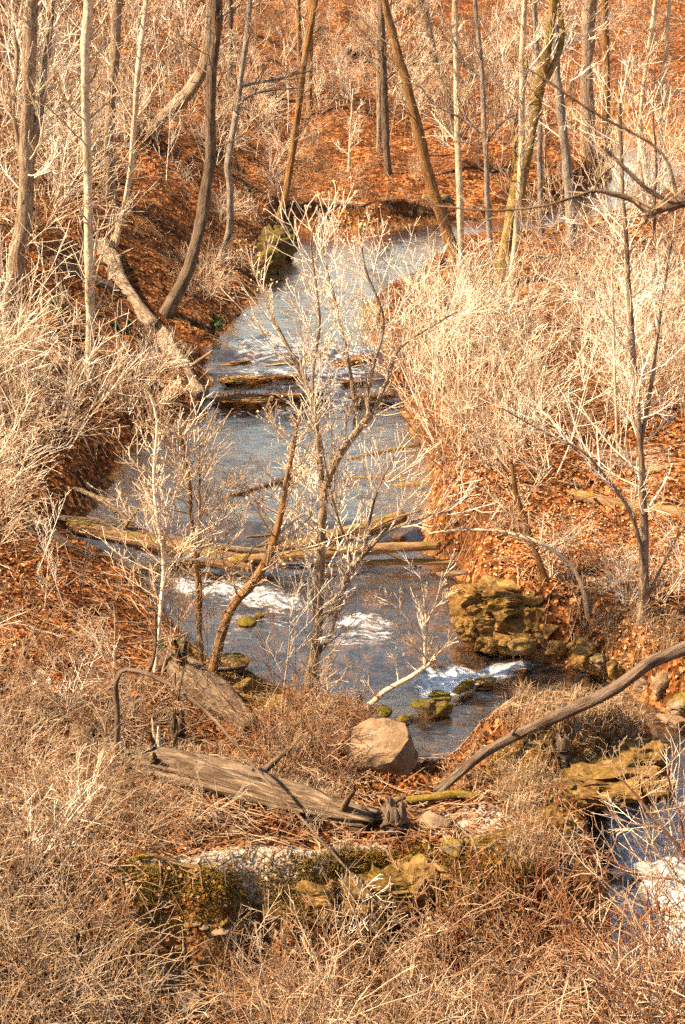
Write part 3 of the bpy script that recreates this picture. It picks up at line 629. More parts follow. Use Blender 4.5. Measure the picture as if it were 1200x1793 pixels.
tree('tall thin tree on the right bank forking into two pale stems', [(1126, 1086), (1129, 1000), (1128, 900), (1121, 780), (1110, 640), (1099, 480), (1090, 330), (1084, 180)], (19, 12, 8), 'bark_tan', 'twig_pale', seed=28, nb=46, blen=1.7, bstart=0.25, rmin=0.0045,
     limbs=[([(1124, 775), (1136, 700), (1150, 600), (1160, 520), (1176, 420)], (9, 5)), ([(1122, 1000), (1118, 940), (1098, 885), (1060, 835), (1020, 790), (960, 760), (880, 715)], (10, 3), -0.8), ([(1128, 1070), (1150, 1010), (1180, 950), (1215, 900)], (6, 4))])
tree('slim right hand stem leaning out of the upper thicket', [(1082, 800), (1078, 700), (1075, 600), (1072, 480), (1078, 380)], (6, 4), 'bark_pale', 'twig_pale', seed=29, nb=20, blen=1.4)
tree('arched pale sapling bending over the mossy outcrop', [(1030, 1080), (1022, 1035), (1006, 998), (975, 968), (930, 945), (870, 930), (800, 928), (752, 935)], (9, 9, 5), 'bark_pale', 'twig_pale', seed=30, nb=20, blen=0.9, bstart=0.45, lev=1, rmin=0.005)
tree('stubby leaning brown stem above the mossy outcrop', [(955, 1018), (940, 975), (926, 930), (905, 870), (896, 810)], (14, 8), 'bark_brown', 'twig_tan', seed=31, nb=16, blen=1.4)
# ---- the trees at the water in the middle
tree('forked tree in the centre standing at the water edge', [(540, 1212), (551, 1140), (556, 1085), (560, 1000), (564, 920), (568, 860)], (26, 20, 15), 'bark_tan', 'twig_pale', seed=40, nb=22, blen=1.9, bstart=0.3, rmin=0.0058, lev=2, kids=(6, 9), limbd=0.8, leaves=(1100, 5.0),
     limbs=[([(566, 870), (560, 800), (550, 720), (535, 672), (505, 610), (480, 560), (455, 505)], (11, 8, 4), 0.5), ([(567, 862), (590, 805), (618, 765), (652, 722)], (16, 12), -0.2),
            ([(560, 842), (556, 760), (548, 660), (560, 560), (545, 430), (556, 380)], (7, 3), -0.4),
            ([(622, 752), (620, 700), (608, 620), (590, 540), (568, 450), (560, 370)], (8, 3), 0.5), ([(650, 722), (642, 700), (655, 640), (672, 560), (640, 470), (630, 400)], (7, 3), -0.5), ([(655, 718), (680, 660), (700, 610), (760, 570), (800, 545)], (8, 3), 0.8),
            ([(556, 1088), (584, 1065), (602, 1030), (618, 995), (645, 962), (680, 930), (745, 905), (800, 890)], (12, 9, 3), -0.6), ([(618, 995), (610, 960), (590, 900), (575, 840), (560, 760)], (6, 3), -0.3), ([(640, 965), (650, 900), (665, 850), (690, 800)], (6, 3), -0.8),
            ([(548, 1160), (575, 1120), (590, 1070), (598, 1040)], (8, 6), -0.2)])
tree('brown leaning trunk curving right beside the rapids', [(368, 1192), (384, 1120), (408, 1060), (446, 1018), (474, 960), (492, 900), (506, 830), (522, 740)], (18, 16, 8), 'bark_brown', 'twig_pale', seed=41, nb=28, blen=1.7, rmin=0.005, bstart=0.35, leaves=(350, 2.0))
tree('twin stemmed orange brown tree left of the rapids', [(355, 1165), (348, 1080), (344, 990), (336, 920), (331, 840), (318, 760)], (11, 6), 'bark_brown', 'twig_tan', seed=42, nb=44, blen=1.8, rmin=0.006, bstart=0.35,
     limbs=[([(350, 1120), (352, 1040), (347, 960), (350, 880), (348, 800)], (6, 4), 0.3)])
tree('pale thin stem rising through the left brush past the log jam', [(272, 1178), (279, 1100), (286, 1010), (285, 960), (274, 900), (269, 830), (275, 740), (262, 690)], (9, 4), 'twig_pale', 'twig_cream', seed=43, nb=40, blen=1.5, rmin=0.006, bstart=0.25, limbs=[([(285, 965), (300, 890), (325, 800), (332, 740)], (4, 2)), ([(287, 975), (340, 980), (400, 975), (430, 950)], (4, 2))])
tree('pale leaning sapling reaching over the white water', [(636, 1246), (676, 1210), (718, 1186), (745, 1166), (764, 1150)], (12, 8), 'bark_pale', 'twig_pale', seed=44, nb=6, blen=0.8, bstart=0.3,
     limbs=[([(742, 1168), (744, 1130), (747, 1090), (742, 1040), (735, 1000)], (8, 3), 0.1), ([(746, 1095), (765, 1050), (775, 1000)], (4, 2), .1), ([(744, 1120), (715, 1085), (690, 1060), (660, 1045)], (4, 2), .1), ([(744, 1150), (705, 1110), (690, 1080)], (4, 2), -.1), ([(755, 1158), (785, 1125), (800, 1100)], (4, 2), .1)])
tree('snapped sapling bent over at the top, its tip down on the ridge', [(206, 1352), (204, 1290), (206, 1240), (203, 1205), (208, 1184), (222, 1173), (258, 1180), (300, 1200), (345, 1232), (400, 1288), (460, 1360), (520, 1425), (580, 1490), (650, 1565), (735, 1640)], (12, 11, 9, 8, 7, 5, 4), 'bark_dark', 'twig_grey', dY=(0, 0, 0, 0, 0, 0, -.25, -.7, -1.1, -1.7, -2.4, -3.0, -3.5, -4.0, -4.5), seed=45, nb=5, blen=0.5, bstart=0.45, lev=1,
     limbs=[([(262, 1180), (270, 1150), (276, 1110), (275, 1060)], (7, 4), 0), ([(318, 1212), (322, 1180), (330, 1130)], (6, 3), 0), ([(312, 1208), (316, 1170), (315, 1140)], (4, 3), 0.1)])
#__PART3__

# ------------------------------------------------------------------ fallen logs
def log_mesh(name, L, mat, sides=20, ridge=0.07, jag=0.5, seed=0, parent=None, loc=None):
    """a lying trunk: furrowed bark, jagged broken ends with a sunken face"""
    r = np.random.default_rng(seed); P = L[:, :3]; rad = L[:, 3]; n = len(P)
    T = np.gradient(P, axis=0); T /= np.linalg.norm(T, axis=1, keepdims=True)
    U = np.cross(T, np.array([0.05, 0.02, 1.0])); U /= np.linalg.norm(U, axis=1, keepdims=True); Wv = np.cross(T, U)
    ang = np.arange(sides) / sides * 2 * math.pi
    s = np.concatenate([[0], np.cumsum(np.linalg.norm(np.diff(P, axis=0), axis=1))])
    A, SS = np.meshgrid(ang, s)
    rr = rad[:, None] * (1 + ridge * 2.6 * fbm(np.cos(A) * 6 + 3, SS * 1.1 + np.sin(A) * 6, seed, 3) + 0.34 * fbm(np.cos(A) * 1.2, SS * 0.9 + np.sin(A) * 1.2, seed + 9, 2))
    V = P[:, None, :] + rr[..., None] * (np.cos(A)[..., None] * U[:, None, :] + np.sin(A)[..., None] * Wv[:, None, :])
    for e, sg in ((0, -1), (n - 1, 1)):
        V[e] += sg * T[e] * (jag * rad[e] * (fbm(np.cos(ang) * 3, np.sin(ang) * 3 + seed, seed + e, 2) + 0.5 * r.random(sides)))[:, None]
    V = V.reshape(-1, 3); i = np.arange(sides); j = (i + 1) % sides
    base = (np.arange(n - 1) * sides)[:, None]
    q = np.stack([base + i, base + j, base + j + sides, base + i + sides], -1).reshape(-1, 4)
    c0 = P[0] + T[0] * rad[0] * 0.4; c1 = P[-1] - T[-1] * rad[-1] * 0.4
    V = np.vstack([V, c0, c1]); k0 = n * sides; o = (n - 1) * sides
    tri = np.concatenate([np.stack([j, i, np.full(sides, k0)], 1), np.stack([o + i, o + j, np.full(sides, k0 + 1)], 1)])
    TC = np.vstack([np.stack([np.cos(A) * rad[:, None], np.sin(A) * rad[:, None], SS], -1).reshape(-1, 3), [[0, 0, 0], [0, 0, s[-1]]]])
    if loc is not None: V = V - np.asarray(loc)
    return obj(name, mesh_np(name, V, [q, tri], mat, {'tc': ('POINT', TC)}), parent)
def flog(label, pix, w, mat, Ya=None, Yb=None, stubs=3, seed=0, name='fallen_log', cat='log', ridge=0.07, raise_=0.5, sides=20, jag=0.6, group=None):
    r = np.random.default_rng(500 + seed)
    if Ya is None: h_ = hit1(*pix[0]); Ya = hit1(*pix[0], raise_ * w[0] * depth(h_) / F / 2)[1]
    if Yb is None: h_ = hit1(*pix[-1]); Yb = hit1(*pix[-1], raise_ * w[-1] * depth(h_) / F / 2)[1]
    d = np.array([0] + list(np.cumsum([math.dist(a, b) for a, b in zip(pix[:-1], pix[1:])]))); d /= d[-1]
    P = np.array([atY(a, b, Ya + (Yb - Ya) * t) for (a, b), t in zip(pix, d)])
    rad = np.interp(d, np.linspace(0, 1, len(w)), w) * depth(P) / F / 2
    L = spline(np.column_stack([P, rad]), max(0.10, rad.max() * 0.5))
    base = L[len(L) // 2, :3] - [0, 0, L[len(L) // 2, 3]]
    e = empty(name, base, label, cat, group)
    log_mesh('log_trunk', L, M[mat], sides, ridge, jag, seed, e, base)
    for k in range(stubs):
        i = int(r.integers(1, len(L) - 1)); t = unit(L[min(i + 1, len(L) - 1), :3] - L[i - 1, :3]); nd = perp(t, r); nd[2] = abs(nd[2]); nd = unit(nd + 0.5 * t)
        ln = L[i, 3] * (1.2 + 2.2 * r.random()); q = L[i, :3] + nd[None, :] * np.linspace(L[i, 3] * 0.5, L[i, 3] + ln, 4)[:, None] + r.normal(size=(4, 3)) * 0.012
        build('branch_stub', [(q, np.linspace(L[i, 3] * 0.28, L[i, 3] * 0.12, 4))], 6, M[mat], e, base)
    return e, L
e, L = flog('big rotten grey log with furrowed bark and a splintered left end', [(232, 1338), (300, 1352), (400, 1380), (500, 1408), (580, 1428), (645, 1440)], (50, 66, 62, 46), 'log_weathered', seed=1, stubs=4, sides=64, ridge=0.24, jag=1.6)
r_ = np.random.default_rng(3)
for k in range(11):                                   # torn wood standing up at the broken end
    p = L[0, :3] + np.array([r_.uniform(-.25, .75), r_.uniform(-.15, .25), r_.uniform(-.05, .25)]); h = r_.uniform(.18, .6)
    q = p + np.array([[0, 0, -.2], [0, 0, h * .4], [r_.normal() * .06, r_.normal() * .05, h]])
    build('splinter', [(q, np.array([.07, .05, .012]) * r_.uniform(.6, 1.2))], 5, M['log_weathered' if k % 2 else 'bark_pale'], e, e.location)
flog('sandy broad log lying half buried below the leaning brown tree', [(296, 1152), (345, 1190), (395, 1235), (440, 1275)], (40, 56, 50, 28), 'log_weathered', seed=2, sides=30, ridge=0.12)
flog('smooth dark fallen trunk propped across the grassy hummock', [(766, 1388), (800, 1358), (850, 1318), (910, 1285), (980, 1252), (1060, 1216), (1105, 1186), (1140, 1160), (1200, 1136), (1290, 1100)], (17, 19, 20, 21, 23), 'bark_dark', Ya=25.7, Yb=28.0, seed=3, stubs=2, ridge=0.03)
flog('short mossy branch lying flat below the hummock', [(694, 1403), (750, 1398), (800, 1390), (862, 1398)], (14, 16, 14, 9), 'log_moss', seed=4, stubs=2, sides=14)
flog('crooked stick on the left end of the ridge with a raised stub', [(210, 1512), (262, 1498), (310, 1512), (362, 1524)], (9, 9, 8), 'log_orange', seed=5, stubs=3, sides=10)
flog('short broken stick poking up beside the crooked ridge stick', [(225, 1515), (250, 1502), (276, 1490)], (9, 10), 'log_weathered', seed=31, stubs=0, sides=10)
# log jam
flog('long pale log on top of the jam reaching into the water', [(88, 905), (180, 918), (300, 943), (400, 960), (490, 968)], (13, 14, 11), 'log_weathered', Ya=36.9, Yb=36.0, seed=6, stubs=2, sides=14)
flog('thick brown log of the jam with a shaded underside', [(122, 922), (200, 938), (290, 958), (370, 975), (445, 990)], (26, 31, 32, 26), 'log_orange', Ya=36.7, Yb=35.9, seed=7, sides=26)
flog('thin weathered pole lowest on the left of the jam', [(150, 998), (230, 996), (330, 990), (480, 984)], (13, 14, 12), 'log_weathered', Ya=36.4, Yb=36.2, seed=8, sides=14, stubs=1)
flog('tilted grey log leaning down the left bank into the jam', [(35, 905), (85, 930), (140, 975), (175, 1012)], (17, 20, 19), 'log_weathered', Yb=35.4, seed=9, stubs=2, sides=14)
flog('steeper thin grey log beside the tilted one on the left bank', [(48, 918), (80, 965), (118, 1032)], (15, 14), 'log_weathered', Yb=34.9, seed=10, stubs=1, sides=12)
flog('slanting bare branch above the jam dropping to the water', [(130, 855), (170, 872), (205, 895), (232, 925)], (9, 12, 14), 'log_weathered', Yb=37.6, seed=11, stubs=2, sides=12)
flog('thick orange brown log slanting up to the right across the jam', [(405, 985), (470, 968), (560, 945), (640, 928), (705, 905)], (18, 24, 26, 24), 'log_orange', Ya=35.9, Yb=37.6, seed=12, stubs=2, sides=24)
flog('wet brown log lying level below the slanting one in the jam', [(440, 978), (540, 972), (640, 962), (770, 955)], (16, 20, 20, 14), 'log_orange', Ya=35.9, Yb=36.3, seed=13, sides=22)
flog('thin yellow pole along the lower lip of the jam', [(560, 988), (640, 986), (720, 984), (795, 984)], (9, 11, 9), 'log_orange', Ya=36.2, Yb=36.3, seed=14, stubs=1, sides=12)
flog('pale pole lying on the right bank above the outcrop', [(740, 1008), (800, 1004), (850, 992), (880, 985)], (7, 9, 7), 'log_weathered', seed=15, stubs=1, sides=10)
rj = np.random.default_rng(17)
for k in range(16):
    a0 = rj.uniform(80, 720); b0 = rj.uniform(935, 1000); ln = rj.uniform(50, 170); sl = rj.normal() * .35
    flog('thin drift stick caught in the log jam', [(a0, b0), (a0 + ln / 2, b0 + ln / 2 * sl + rj.normal() * 4), (a0 + ln, b0 + ln * sl)], (4, 5, 3), 'log_weathered' if k % 2 else 'log_orange', Ya=rj.uniform(36.2, 37.6), Yb=rj.uniform(36.2, 37.6), seed=100 + k, stubs=0, sides=7, name='drift_stick', cat='stick', group='drift sticks in the log jam')
for k, (a0, b0, a1, b1, w_) in enumerate([(575, 385, 690, 398, 8), (620, 345, 760, 352, 7), (430, 330, 500, 352, 9), (520, 395, 600, 392, 6), (700, 330, 790, 372, 7), (455, 420, 505, 470, 9)]):
    flog(['dark branch half sunk along the foot of the far bank', 'thin branch caught under the far bank ledge', 'broken branch on the bank left of the upper pool', 'short wet branch at the left end of the far bank', 'root like branch hanging at the right of the far bank', 'black root at the undercut left of the upper pool'][k], [(a0, b0), ((a0 + a1) / 2, (b0 + b1) / 2 + 4), (a1, b1)], (w_, w_ * .7), 'bark_dark', seed=140 + k, stubs=3, sides=8, name='dead_branch', cat='branch', raise_=1.0)
# logs further up
flog('pale barked log running down the left slope', [(178, 425), (195, 455), (215, 500), (240, 540), (268, 572)], (26, 30, 32, 26), 'bark_tan', seed=16, stubs=3)
flog('lower piece of the broken slope log with its round end at the water', [(284, 585), (305, 620), (330, 662), (352, 696)], (26, 30, 26), 'bark_tan', seed=17, stubs=2)
flog('short dark log lying across the left slope above a hollow', [(90, 458), (130, 478), (175, 498), (205, 512)], (18, 22, 18), 'log_weathered', seed=18, stubs=2)
flog('leaf strewn log on the left bank in the shade', [(60, 570), (100, 598), (150, 632)], (14, 18, 14), 'log_weathered', seed=19)
flog('thin log slanting down the left bank among brush', [(70, 770), (110, 808), (160, 860)], (16, 18, 14), 'log_weathered', seed=20)
flog('rotten log with a dark underside in the right thicket', [(1000, 865), (1060, 878), (1130, 892), (1230, 905)], (18, 24, 24), 'log_orange', seed=21, stubs=2)
flog('light brown log lying along the far bank', [(565, 352), (610, 358), (660, 366), (722, 374)], (12, 15, 13), 'bark_tan', seed=22, stubs=2)
flog('driftwood branch stranded in the middle of the stream', [(385, 872), (430, 860), (480, 845), (520, 832)], (8, 11, 6), 'log_weathered', seed=23, stubs=3, sides=10, Ya=39.6, Yb=41.0)
flog('brown branch lying across the stream towards the right bank', [(585, 812), (630, 800), (680, 790), (735, 778)], (6, 9, 8), 'log_orange', seed=24, stubs=3, sides=10, Ya=42.2, Yb=43.4)
flog('thin wet branch crossing the stream below the driftwood', [(590, 838), (650, 836), (720, 838)], (5, 6, 5), 'log_orange', seed=25, stubs=2, sides=8, Ya=41.0, Yb=41.0)
flog('stranded log at the lower right of the stream', [(770, 860), (720, 850), (660, 862), (610, 848)], (12, 16, 14, 8), 'log_orange', seed=26, stubs=2, sides=14, Ya=40.5, Yb=40.6)
flog('short stick on the left bank of the upper pool', [(395, 590), (430, 600), (448, 604)], (7, 9, 7), 'log_orange', seed=27, stubs=1, sides=10)
# dark stump under the propped trunk, splintered stump by the ridge
def stump(label, px, py, w, h, mat, seed, Y=None):
    b = hit1(px, py) if Y is None else atY(px, py, Y); b[2] = ground_z(b[0], b[1]); r = np.random.default_rng(seed); rr = w * depth(b) / F / 2; hh = h * depth(b) / F
    e = empty('tree_stump', b, label, 'stump')
    L = np.array([[0, 0, -.2, rr * 1.5], [0, 0, hh * .2, rr * 1.1], [.02, 0, hh * .6, rr], [.0, .02, hh, rr * .9]])
    log_mesh('stump_wood', spline(L, 0.08), M[mat], 18, 0.2, 1.6, seed, e)
    for k in range(6):
        a = r.random() * 6.28; p = np.array([math.cos(a), math.sin(a), 0]) * rr * .75
        build('splinter', [(p + np.array([[0, 0, hh * .6], [0, 0, hh], [r.normal() * .02, r.normal() * .02, hh * (1.15 + .5 * r.random())]]), np.array([rr * .3, rr * .25, rr * .04]))], 5, M[mat], e)
    return e
stump('dark rotten stump propping the fallen trunk on the hummock', 984, 1338, 22, 44, 'bark_dark', 5)
stump('splintered grey stump standing behind the big rotten log', 312, 1310, 26, 50, 'log_weathered', 6)
stump('torn dark stump on the ridge right of the big log', 690, 1462, 40, 42, 'bark_dark', 7)
stump('small black stump at the water edge near the leaning sapling', 628, 1240, 12, 22, 'bark_dark', 8)

# ------------------------------------------------------------------ rocks
def in_px(P, n, r):
    P = np.array(P, float); lo = P.min(0); hi = P.max(0); out = np.zeros((0, 2))
    while len(out) < n:
        q = lo + (hi - lo) * r.random((n * 3, 2)); q = q[inside(q[:, 0], q[:, 1], P)]; out = np.vstack([out, q])
    return out[:n]
bm = bmesh.new(); bmesh.ops.create_icosphere(bm, subdivisions=4, radius=1.0); bm.verts.ensure_lookup_table()
ICO = np.array([v.co[:] for v in bm.verts]); ICOF = np.array([[v.index for v in f.verts] for f in bm.faces]); bm.free()
bm = bmesh.new(); bmesh.ops.create_icosphere(bm, subdivisions=5, radius=1.0); ICO3 = np.array([v.co[:] for v in bm.verts]); ICOF3 = np.array([[v.index for v in f.verts] for f in bm.faces]); bm.free()
bm = bmesh.new(); bmesh.ops.create_icosphere(bm, subdivisions=2, radius=1.0); ICO2 = np.array([v.co[:] for v in bm.verts]); ICOF2 = np.array([[v.index for v in f.verts] for f in bm.faces]); bm.free()
def vnoise3(p, s=0):
    i = np.floor(p).astype(np.int64); f = p - i; f = f * f * (3 - 2 * f); out = 0
    for dx in (0, 1):
        for dy in (0, 1):
            for dz in (0, 1):
                w = (f[:, 0] if dx else 1 - f[:, 0]) * (f[:, 1] if dy else 1 - f[:, 1]) * (f[:, 2] if dz else 1 - f[:, 2])
                out = out + w * hash2(i[:, 0] + dx + 57 * (i[:, 2] + dz), i[:, 1] + dy + 131 * (i[:, 2] + dz), s)
    return out - 0.5
def rock_verts(seed, size, planes=17, rough=0.07, small=False, freq=2.2, fine=False):
    r = np.random.default_rng(seed); I = ICO2 if small else (ICO3 if fine else ICO)
    n = r.normal(size=(planes, 3)); n /= np.linalg.norm(n, axis=1, keepdims=True); d = 0.60 + 0.38 * r.random(planes)
    rr = np.min(np.where(I @ n.T > 0.05, d / np.maximum(I @ n.T, 0.05), 9.0), 1); rr = np.minimum(rr, 1.5)
    Q = I * rr[:, None] + seed * 3.7
    n1_ = vnoise3(Q * freq, seed); n2_ = vnoise3(Q * freq * 2.1 + 5, seed + 1); n3_ = vnoise3(Q * freq * 4.3 + 9, seed + 2)
    crag = 1.0 * n1_ + 0.9 * (0.25 - np.abs(n2_)) + 0.45 * n3_
    lay = (I[:, 2] * rr) * 3.6 + 1.3 * n1_ + 0.5 * n2_; fr_ = lay - np.floor(lay)
    rr = rr * (1 + rough * 1.5 * crag - rough * 1.3 * np.exp(-((fr_ - 0.5) / 0.16) ** 2))
    return I * rr[:, None] * np.asarray(size)
def rock(name, p, size, mat, seed, parent=None, rot=0.0, small=False, **k):
    V = rock_verts(seed, size, small=small, **k); c, s = math.cos(rot), math.sin(rot)
    V = np.column_stack([V[:, 0] * c - V[:, 1] * s, V[:, 0] * s + V[:, 1] * c, V[:, 2]])
    o = obj(name, mesh_np(name, V, ICOF2 if small else (ICOF3 if k.get('fine') else ICOF), M[mat], smooth=not small), parent)
    o.location = p; return o
def rock_px(label, px, py, wpx, hpx, mat, seed, dz=0.0, dpt=1.0, name='boulder', Y=None, rot=0.0, rough=0.07, cat='rock', group=None, small=False):
    b = hit1(px, py) if Y is None else atY(px, py, Y); k = depth(b) / F
    o = rock(name, b + [0, wpx * k * 0.25 * dpt, hpx * k * 0.30 + dz], (wpx * k / 2, wpx * k / 2 * dpt, hpx * k / 2 * 1.05), mat, seed, None, rot, rough=rough, small=small)
    return tag(o, label, cat, group)
b_ = hit1(672, 1352); k_ = depth(b_) / F; bm = bmesh.new(); rb = np.random.default_rng(41)
for q in [(-58, -30, -20), (50, -34, -30), (60, 20, -30), (-50, 40, -20), (-60, -16, 26), (-44, -36, 20), (30, -40, 30), (44, -18, 42), (40, 30, 50), (-20, 44, 52), (-56, 30, 40), (58, -6, 14), (10, -44, 10)]: bm.verts.new(Vector(q) * k_)
bmesh.ops.convex_hull(bm, input=bm.verts[:]); bmesh.ops.triangulate(bm, faces=bm.faces[:]); bmesh.ops.subdivide_edges(bm, edges=bm.edges[:], cuts=7, use_grid_fill=True)
V = np.array([v.co[:] for v in bm.verts]); bm.verts.index_update(); Fb = [[v.index for v in f.verts] for f in bm.faces]; bm.free()
nd_ = V / np.linalg.norm(V, axis=1, keepdims=True); V = V + nd_ * (0.07 * vnoise3(V * 3, 3) + 0.05 * vnoise3(V * 8, 4) + 0.02 * vnoise3(V * 20, 5))[:, None]
me_ = bpy.data.meshes.new('boulder'); me_.from_pydata(V.tolist(), [], Fb); me_.materials.append(M['rock_tan']); bo = obj('boulder', me_); bo.location = b_ + [0, .2, .16]; tag(bo, 'big flat topped tan boulder at the pool edge', 'rock')
rock_px('dark wet rock at the foot of the white rapid', 752, 1258, 38, 28, 'rock_wet', 12, Y=29.9)
rock_px('mossy wet rock right of the dark one at the rapid', 778, 1252, 40, 26, 'rock_wet', 13, Y=30.0)
rock_px('low brown stone between the boulder and the rapid', 705, 1265, 26, 14, 'rock_wet', 14, Y=29.7)
rock_px('small orange stone above the tan boulder', 672, 1256, 40, 14, 'rock_wet', 15, Y=29.8)
rock_px('green stained stone under the mossy outcrop', 925, 1140, 52, 26, 'rock_moss', 16, Y=32.2)
rock_px('white foam covered stone below the outcrop', 903, 1148, 20, 10, 'rock_tan', 17, Y=31.8)
rock_px('mossy rock standing in the water below the twin stemmed tree', 318, 1160, 44, 40, 'rock_moss', 18)
rock_px('low moss covered rock at the left edge of the rapids', 410, 1185, 60, 44, 'rock_moss', 19)
rock_px('broad mossy rock beside the centre tree', 455, 1172, 70, 34, 'rock_moss', 20)
rock_px('rounded mossy stone among the shallows left of the centre tree', 430, 1218, 44, 34, 'rock_moss', 21)
rock_px('grey green stone near the foot of the centre tree', 490, 1252, 58, 36, 'rock_moss', 22)
rock_px('dark rock breaking the water between the rapids', 455, 1085, 20, 14, 'rock_wet', 23, Y=34.1)
rock_px('flat dark stone in the rapids near the leaning trunk', 432, 1098, 34, 12, 'rock_wet', 24, Y=33.8)
rock_px('mossy rock jutting into the upper pool from the right bank', 655, 562, 52, 40, 'rock_moss', 25)
rock_px('yellow mossy boulder at the right edge of the lower falls', 1205, 1640, 80, 110, 'rock_moss', 26, Y=25.2)
rock_px('brown rock splitting the lower falls', 1130, 1560, 70, 30, 'rock_wet', 27, Y=25.5)
rock_px('angular brown stone at the bottom of the ridge face', 275, 1745, 56, 66, 'rock_dark', 28)
rock_px('flat tan stone on the slope below the ridge', 385, 1665, 44, 26, 'rock_tan', 29)
rock_px('small pinkish stone sitting in the moss of the ridge face', 437, 1648, 18, 22, 'rock_tan', 30)
rock_px('tan slab at the bottom edge below the ridge', 335, 1775, 60, 34, 'rock_tan', 35)
rock_px('mossy stone on the ridge near the torn stump', 790, 1500, 50, 30, 'rock_dark', 36)
rock_px('cream coloured stone on the left bank among the brush', 145, 1300, 50, 28, 'rock_tan', 37)
rock_px('grey rock ledge below the big rotten log', 760, 1455, 70, 24, 'rock_tan', 38)
def crag(name, p, size, mat, seed, parent, ncell=34, crack=0.20, rot=0.0):
    """a fractured mass of rock: block-shaped cells set in and out, with deep cracks between them"""
    r = np.random.default_rng(seed); sz = np.asarray(size); b = np.sign(ICO3) * np.abs(ICO3) ** 0.62; P0 = b * sz
    c = ICO3[r.integers(0, len(ICO3), ncell)]; c = np.sign(c) * np.abs(c) ** 0.62 * sz; c += r.normal(size=c.shape) * 0.06
    an = np.array([1.0, 1.0, 1.45]); warp = np.column_stack([vnoise3(P0 * 3 + k * 11, seed + k) for k in range(3)]) * 0.16
    d = np.linalg.norm(((P0 + warp)[:, None, :] - c[None]) * an, axis=2); k1 = d.argmin(1); ds = np.sort(d, 1); e = ds[:, 1] - ds[:, 0]
    off = r.uniform(-0.12, 0.10, ncell)[k1]; m = sz.min()
    tilt = r.normal(size=(ncell, 3)) * 0.20; off = off + ((P0 - c[k1]) * tilt[k1]).sum(1) / m
    det = 0.5 * vnoise3(P0 * 7, seed + 5) + 0.35 * vnoise3(P0 * 15, seed + 6) + 0.2 * vnoise3(P0 * 31, seed + 7)
    f = 1 + np.clip(off, -.35, .3) + 0.42 * det - crack * np.exp(-(e / (0.09 * m)) ** 2) - 0.22 * np.maximum(0, vnoise3(P0 * 4.5, seed + 8) - 0.12)
    V = P0 * f[:, None]; cs, sn = math.cos(rot), math.sin(rot); V = np.column_stack([V[:, 0] * cs - V[:, 1] * sn, V[:, 0] * sn + V[:, 1] * cs, V[:, 2]])
    o = obj(name, mesh_np(name, V, ICOF3, M[mat], smooth=False), parent); o.location = p; return o
def crags(label, parts, name, mat='rock_gold'):
    b = atY(parts[0][0], parts[0][1], parts[0][4]); e = empty(name, b, label, 'rock')
    for k, (px, py, w, h, Y) in enumerate(parts):
        p = atY(px, py, Y); s_ = depth(p) / F
        crag('rock', p - b, (w * s_ / 2, w * s_ / 2 * .62, h * s_ / 2), mat, 900 + k + len(label), e, int(9 + w / 12), rot=0.25 * math.sin(k * 2.1))
    return e
def cluster(label, parts, name, cat='rock', mat='rock_moss', rough=0.12, fine=False, deep=0.8):
    b = hit1(parts[0][0], parts[0][1]) if parts[0][4] is None else atY(parts[0][0], parts[0][1], parts[0][4])
    e = empty(name, b, label, cat)
    for k, (px, py, w, h, Y) in enumerate(parts):
        p = hit1(px, py) if Y is None else atY(px, py, Y); s = depth(p) / F
        o = rock('rock', p - b, (w * s / 2, w * s / 2 * deep, h * s / 2), mat if k % 4 != 3 else 'rock_dark', 60 + k + len(label), e, (0.4 if deep > 0.5 else 0.06) * k, rough=rough, planes=13, freq=2.6, fine=fine)
    return e
crags('large moss covered rock outcrop overhanging the dark pool', [(895, 1062, 178, 96, 33.2), (850, 1098, 96, 66, 32.9), (935, 1100, 110, 60, 32.9), (975, 1070, 70, 80, 33.3), (880, 1125, 70, 30, 32.6)], 'rock_outcrop')
cluster('broken tan rocks stepping down to the pool right of the outcrop', [(1000, 1120, 60, 40, 32.6), (975, 1135, 46, 30, 32.3), (1030, 1140, 60, 40, 32.0), (1052, 1158, 50, 30, 31.7), (1015, 1158, 44, 24, 31.5), (1075, 1172, 40, 30, 31.3), (990, 1110, 40, 30, 32.9)], 'rock_bank', mat='rock_gold', rough=0.16)
cluster('pale jagged rocks at the right edge above the pool bend', [(1165, 1200, 70, 60, 30.8), (1195, 1190, 70, 70, 31.0), (1130, 1200, 60, 40, 31.0), (1190, 1235, 60, 40, 30.0), (1230, 1220, 70, 70, 30.3), (1175, 1262, 50, 22, 29.4)], 'rock_ledge', mat='rock_tan', rough=0.16)
crags('overhanging mossy rock shelf with a black hollow beneath it', [(1050, 1370, 200, 46, 26.1), (1125, 1332, 110, 60, 27.0), (968, 1470, 90, 100, 24.6), (985, 1545, 110, 90, 24.0), (985, 1392, 110, 44, 25.7)], 'rock_overhang')
crags('mossy rocks showing through the dark ridge face', [(590, 1570, 150, 84, 23.05), (690, 1560, 150, 90, 23.1), (790, 1545, 150, 80, 23.2), (890, 1525, 150, 100, 23.5), (500, 1600, 110, 56, 22.85)], 'mossy_rocks')
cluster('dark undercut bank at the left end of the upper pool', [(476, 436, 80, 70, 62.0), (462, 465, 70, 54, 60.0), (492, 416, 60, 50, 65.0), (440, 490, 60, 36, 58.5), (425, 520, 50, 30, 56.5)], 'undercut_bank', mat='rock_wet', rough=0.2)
cluster('dark undercut ledge of earth and roots along the far bank', [(560, 378, 70, 36, 68.6), (610, 372, 60, 34, 69.0), (665, 378, 80, 36, 69.0), (720, 368, 80, 46, 69.4), (770, 362, 70, 50, 69.8), (640, 352, 70, 26, 71.0), (715, 335, 80, 36, 72.5), (525, 360, 60, 34, 70.0)], 'earth_ledge', mat='rock_dark', rough=0.25)
